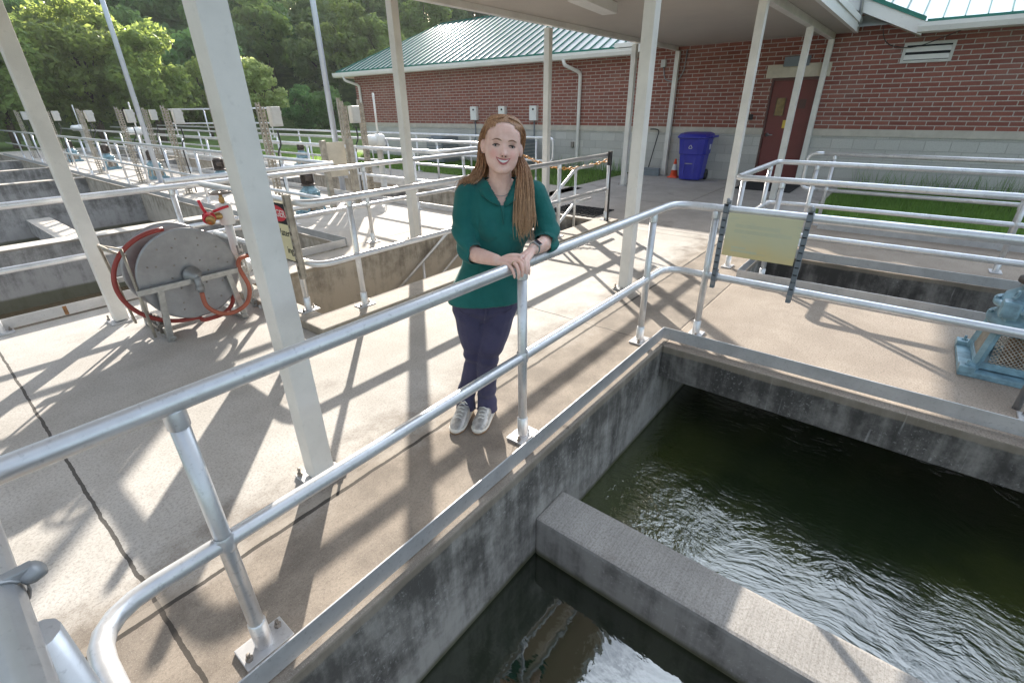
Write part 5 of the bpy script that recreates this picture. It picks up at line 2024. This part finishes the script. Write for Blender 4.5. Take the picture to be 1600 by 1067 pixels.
# ---- shoes
def shoe(heel, toe, side):
    h, t_ = Vector((*heel, 0)), Vector((*toe, 0))
    ax = (t_-h)
    Ln = ax.length
    ax.normalize()
    sd_ = Vector((ax.y, -ax.x, 0))
    r = None
    secs = [(-.02, .024, .03, .085), (.05, .036, .02, .105), (.2, .040, .012, .115), (.36, .041, .01, .112), (.52, .044, .01, .090), (.70, .047, .012, .064), (.85, .043, .016, .050), (.96, .026, .02, .034), (1.0, .010, .022, .028)]
    def ring(k, w_, z0, z1, n=18, flat=1):
        out = []
        for i in range(n):
            a = 6.2832*i/n
            c, s = math.cos(a), math.sin(a)
            m_ = (abs(c)**2.6+abs(s)**2.6)**(-1/2.6)
            p = h+ax*(Ln*k)+sd_*(w_*c*m_)
            out.append(L(p.x, p.y, (z0+z1)/2+(z1-z0)/2*s*m_))
        return out
    def body_(secs_, name, mat):
        b = MB()
        n = 18
        vs, fs = [], []
        for s in secs_:
            vs += ring(*s)
        for i in range(len(secs_)-1):
            for k in range(n):
                a, d = i*n+k, i*n+(k+1) % n
                fs.append((a, d, d+n, a+n))
        fs += [tuple(range(n))[::-1], tuple((len(secs_)-1)*n+k for k in range(n))]
        b.add(vs, fs, True)
        return b
    up_ = body_(secs, 'u', None).build('shoe', M['silver'], per)
    so_ = [(k-.02 if k < .1 else k+.02, w_+.006, .008, .032+.006*(k < .3)) for k, w_, a_, c_ in secs]
    body_(so_, 's', None).build('sole', M['sole'], up_)
    so_ = [(k-.015 if k < .1 else k+.015, w_+.004, .001, .013) for k, w_, a_, c_ in secs]
    body_(so_, 's', None).build('outsole', M['gum'], up_)
    b = MB()
    for i in range(5):
        k = .40+.075*i
        z = .120-.054*(k-.38)/.34
        p = h+ax*(Ln*k)
        b.tube([L(*(p+sd_*-.019+Vector((0, 0, z-.004)))), L(*(p+Vector((0, 0, z+.003)))), L(*(p+sd_*.019+Vector((0, 0, z-.004))))], .0032, 6)
    b.tube([L(*(h+ax*(Ln*.38)+sd_*s+Vector((0, 0, .124+q)))) for s, q in ((-.03, -.01), (-.012, .01), (.0, .0), (.014, .012), (.03, -.008))], .003, 6)
    b.build('laces', M['white'], up_)
    b = MB()
    for s_ in (-1, 1):
        b.tube([L(*(h+ax*(Ln*k)+sd_*(s_*w_)+Vector((0, 0, z_)))) for k, w_, z_ in ((.05, .037, .075), (.2, .042, .06), (.4, .0435, .05), (.6, .046, .046), (.78, .047, .034))], .0035, 6)
    b.build('side_panel', M['gum'] if False else M['greybox'], up_)
    b = MB().tube([L(*(h+ax*(Ln*k)+sd_*(.03*math.cos(a_))+Vector((0, 0, z_)))) for k, a_, z_ in [(.2+.17*math.sin(a), a, .118+.004*math.sin(a)) for a in [i*6.2832/16 for i in range(17)]]], .007, 8)
    b.build('collar_padding', M['brass'] if False else M['stone'], up_)
shoe((.035, -.035), (-.062, .205), -1)
shoe((.172, -.01), (.070, .225), 1)

# ---- watch, ring, necklace
wd = (Vector(ER)-Vector(WR)).normalized()
wc = Vector(WR)+wd*.022
b = MB()
W_ = L(*wc)
wax = (L(*(wc+wd))-L(*wc))
b.lathe([(.0285, -.010), (.031, -.009), (.031, .009), (.0285, .010)], W_, tuple(wax), 24)
wt = b.build('watch', M['strap'], per)
# case faces up and towards the camera
nrm = (PF*.75+Vector((0, 0, .85))+PR*.1)
nrm = (nrm-wax.normalized()*nrm.dot(wax.normalized())).normalized()
xa = wax.normalized()
ya = nrm.cross(xa)
mt = Matrix(((xa.x, ya.x, nrm.x, 0), (xa.y, ya.y, nrm.y, 0), (xa.z, ya.z, nrm.z, 0), (0, 0, 0, 1)))
c_ = W_+nrm*.033
b = MB().bbox(c_.x, c_.y, c_.z, .036, .040, .010, 0, .004, mt)
b.build('watch_case', M['steel'], wt)
c_ = W_+nrm*.0385
b = MB().bbox(c_.x, c_.y, c_.z, .031, .035, .002, 0, .0008, mt)
b.build('watch_screen', M['screen'], wt)
p0, p1 = Vector(F[2][0][0]), Vector(F[2][0][1])
pc = p0*.55+p1*.45
ra = L(*(p1-p0))-L(0, 0, 0)
b = MB().lathe([(.0098, -.002), (.0112, -.002), (.0112, .002), (.0098, .002)], L(*pc), tuple(ra), 18)
b.build('ring', M['brass'], per)
b = MB()
b.tube(smoothpath([L(.262+.062*math.sin(t_), .015+.072*math.cos(t_)*1.0, 1.398-.05*max(0, math.cos(t_))) for t_ in [math.pi*(i/12*1.1-.55) for i in range(13)]], 2), .0014, 6)
b.build('necklace', M['steel'], per)
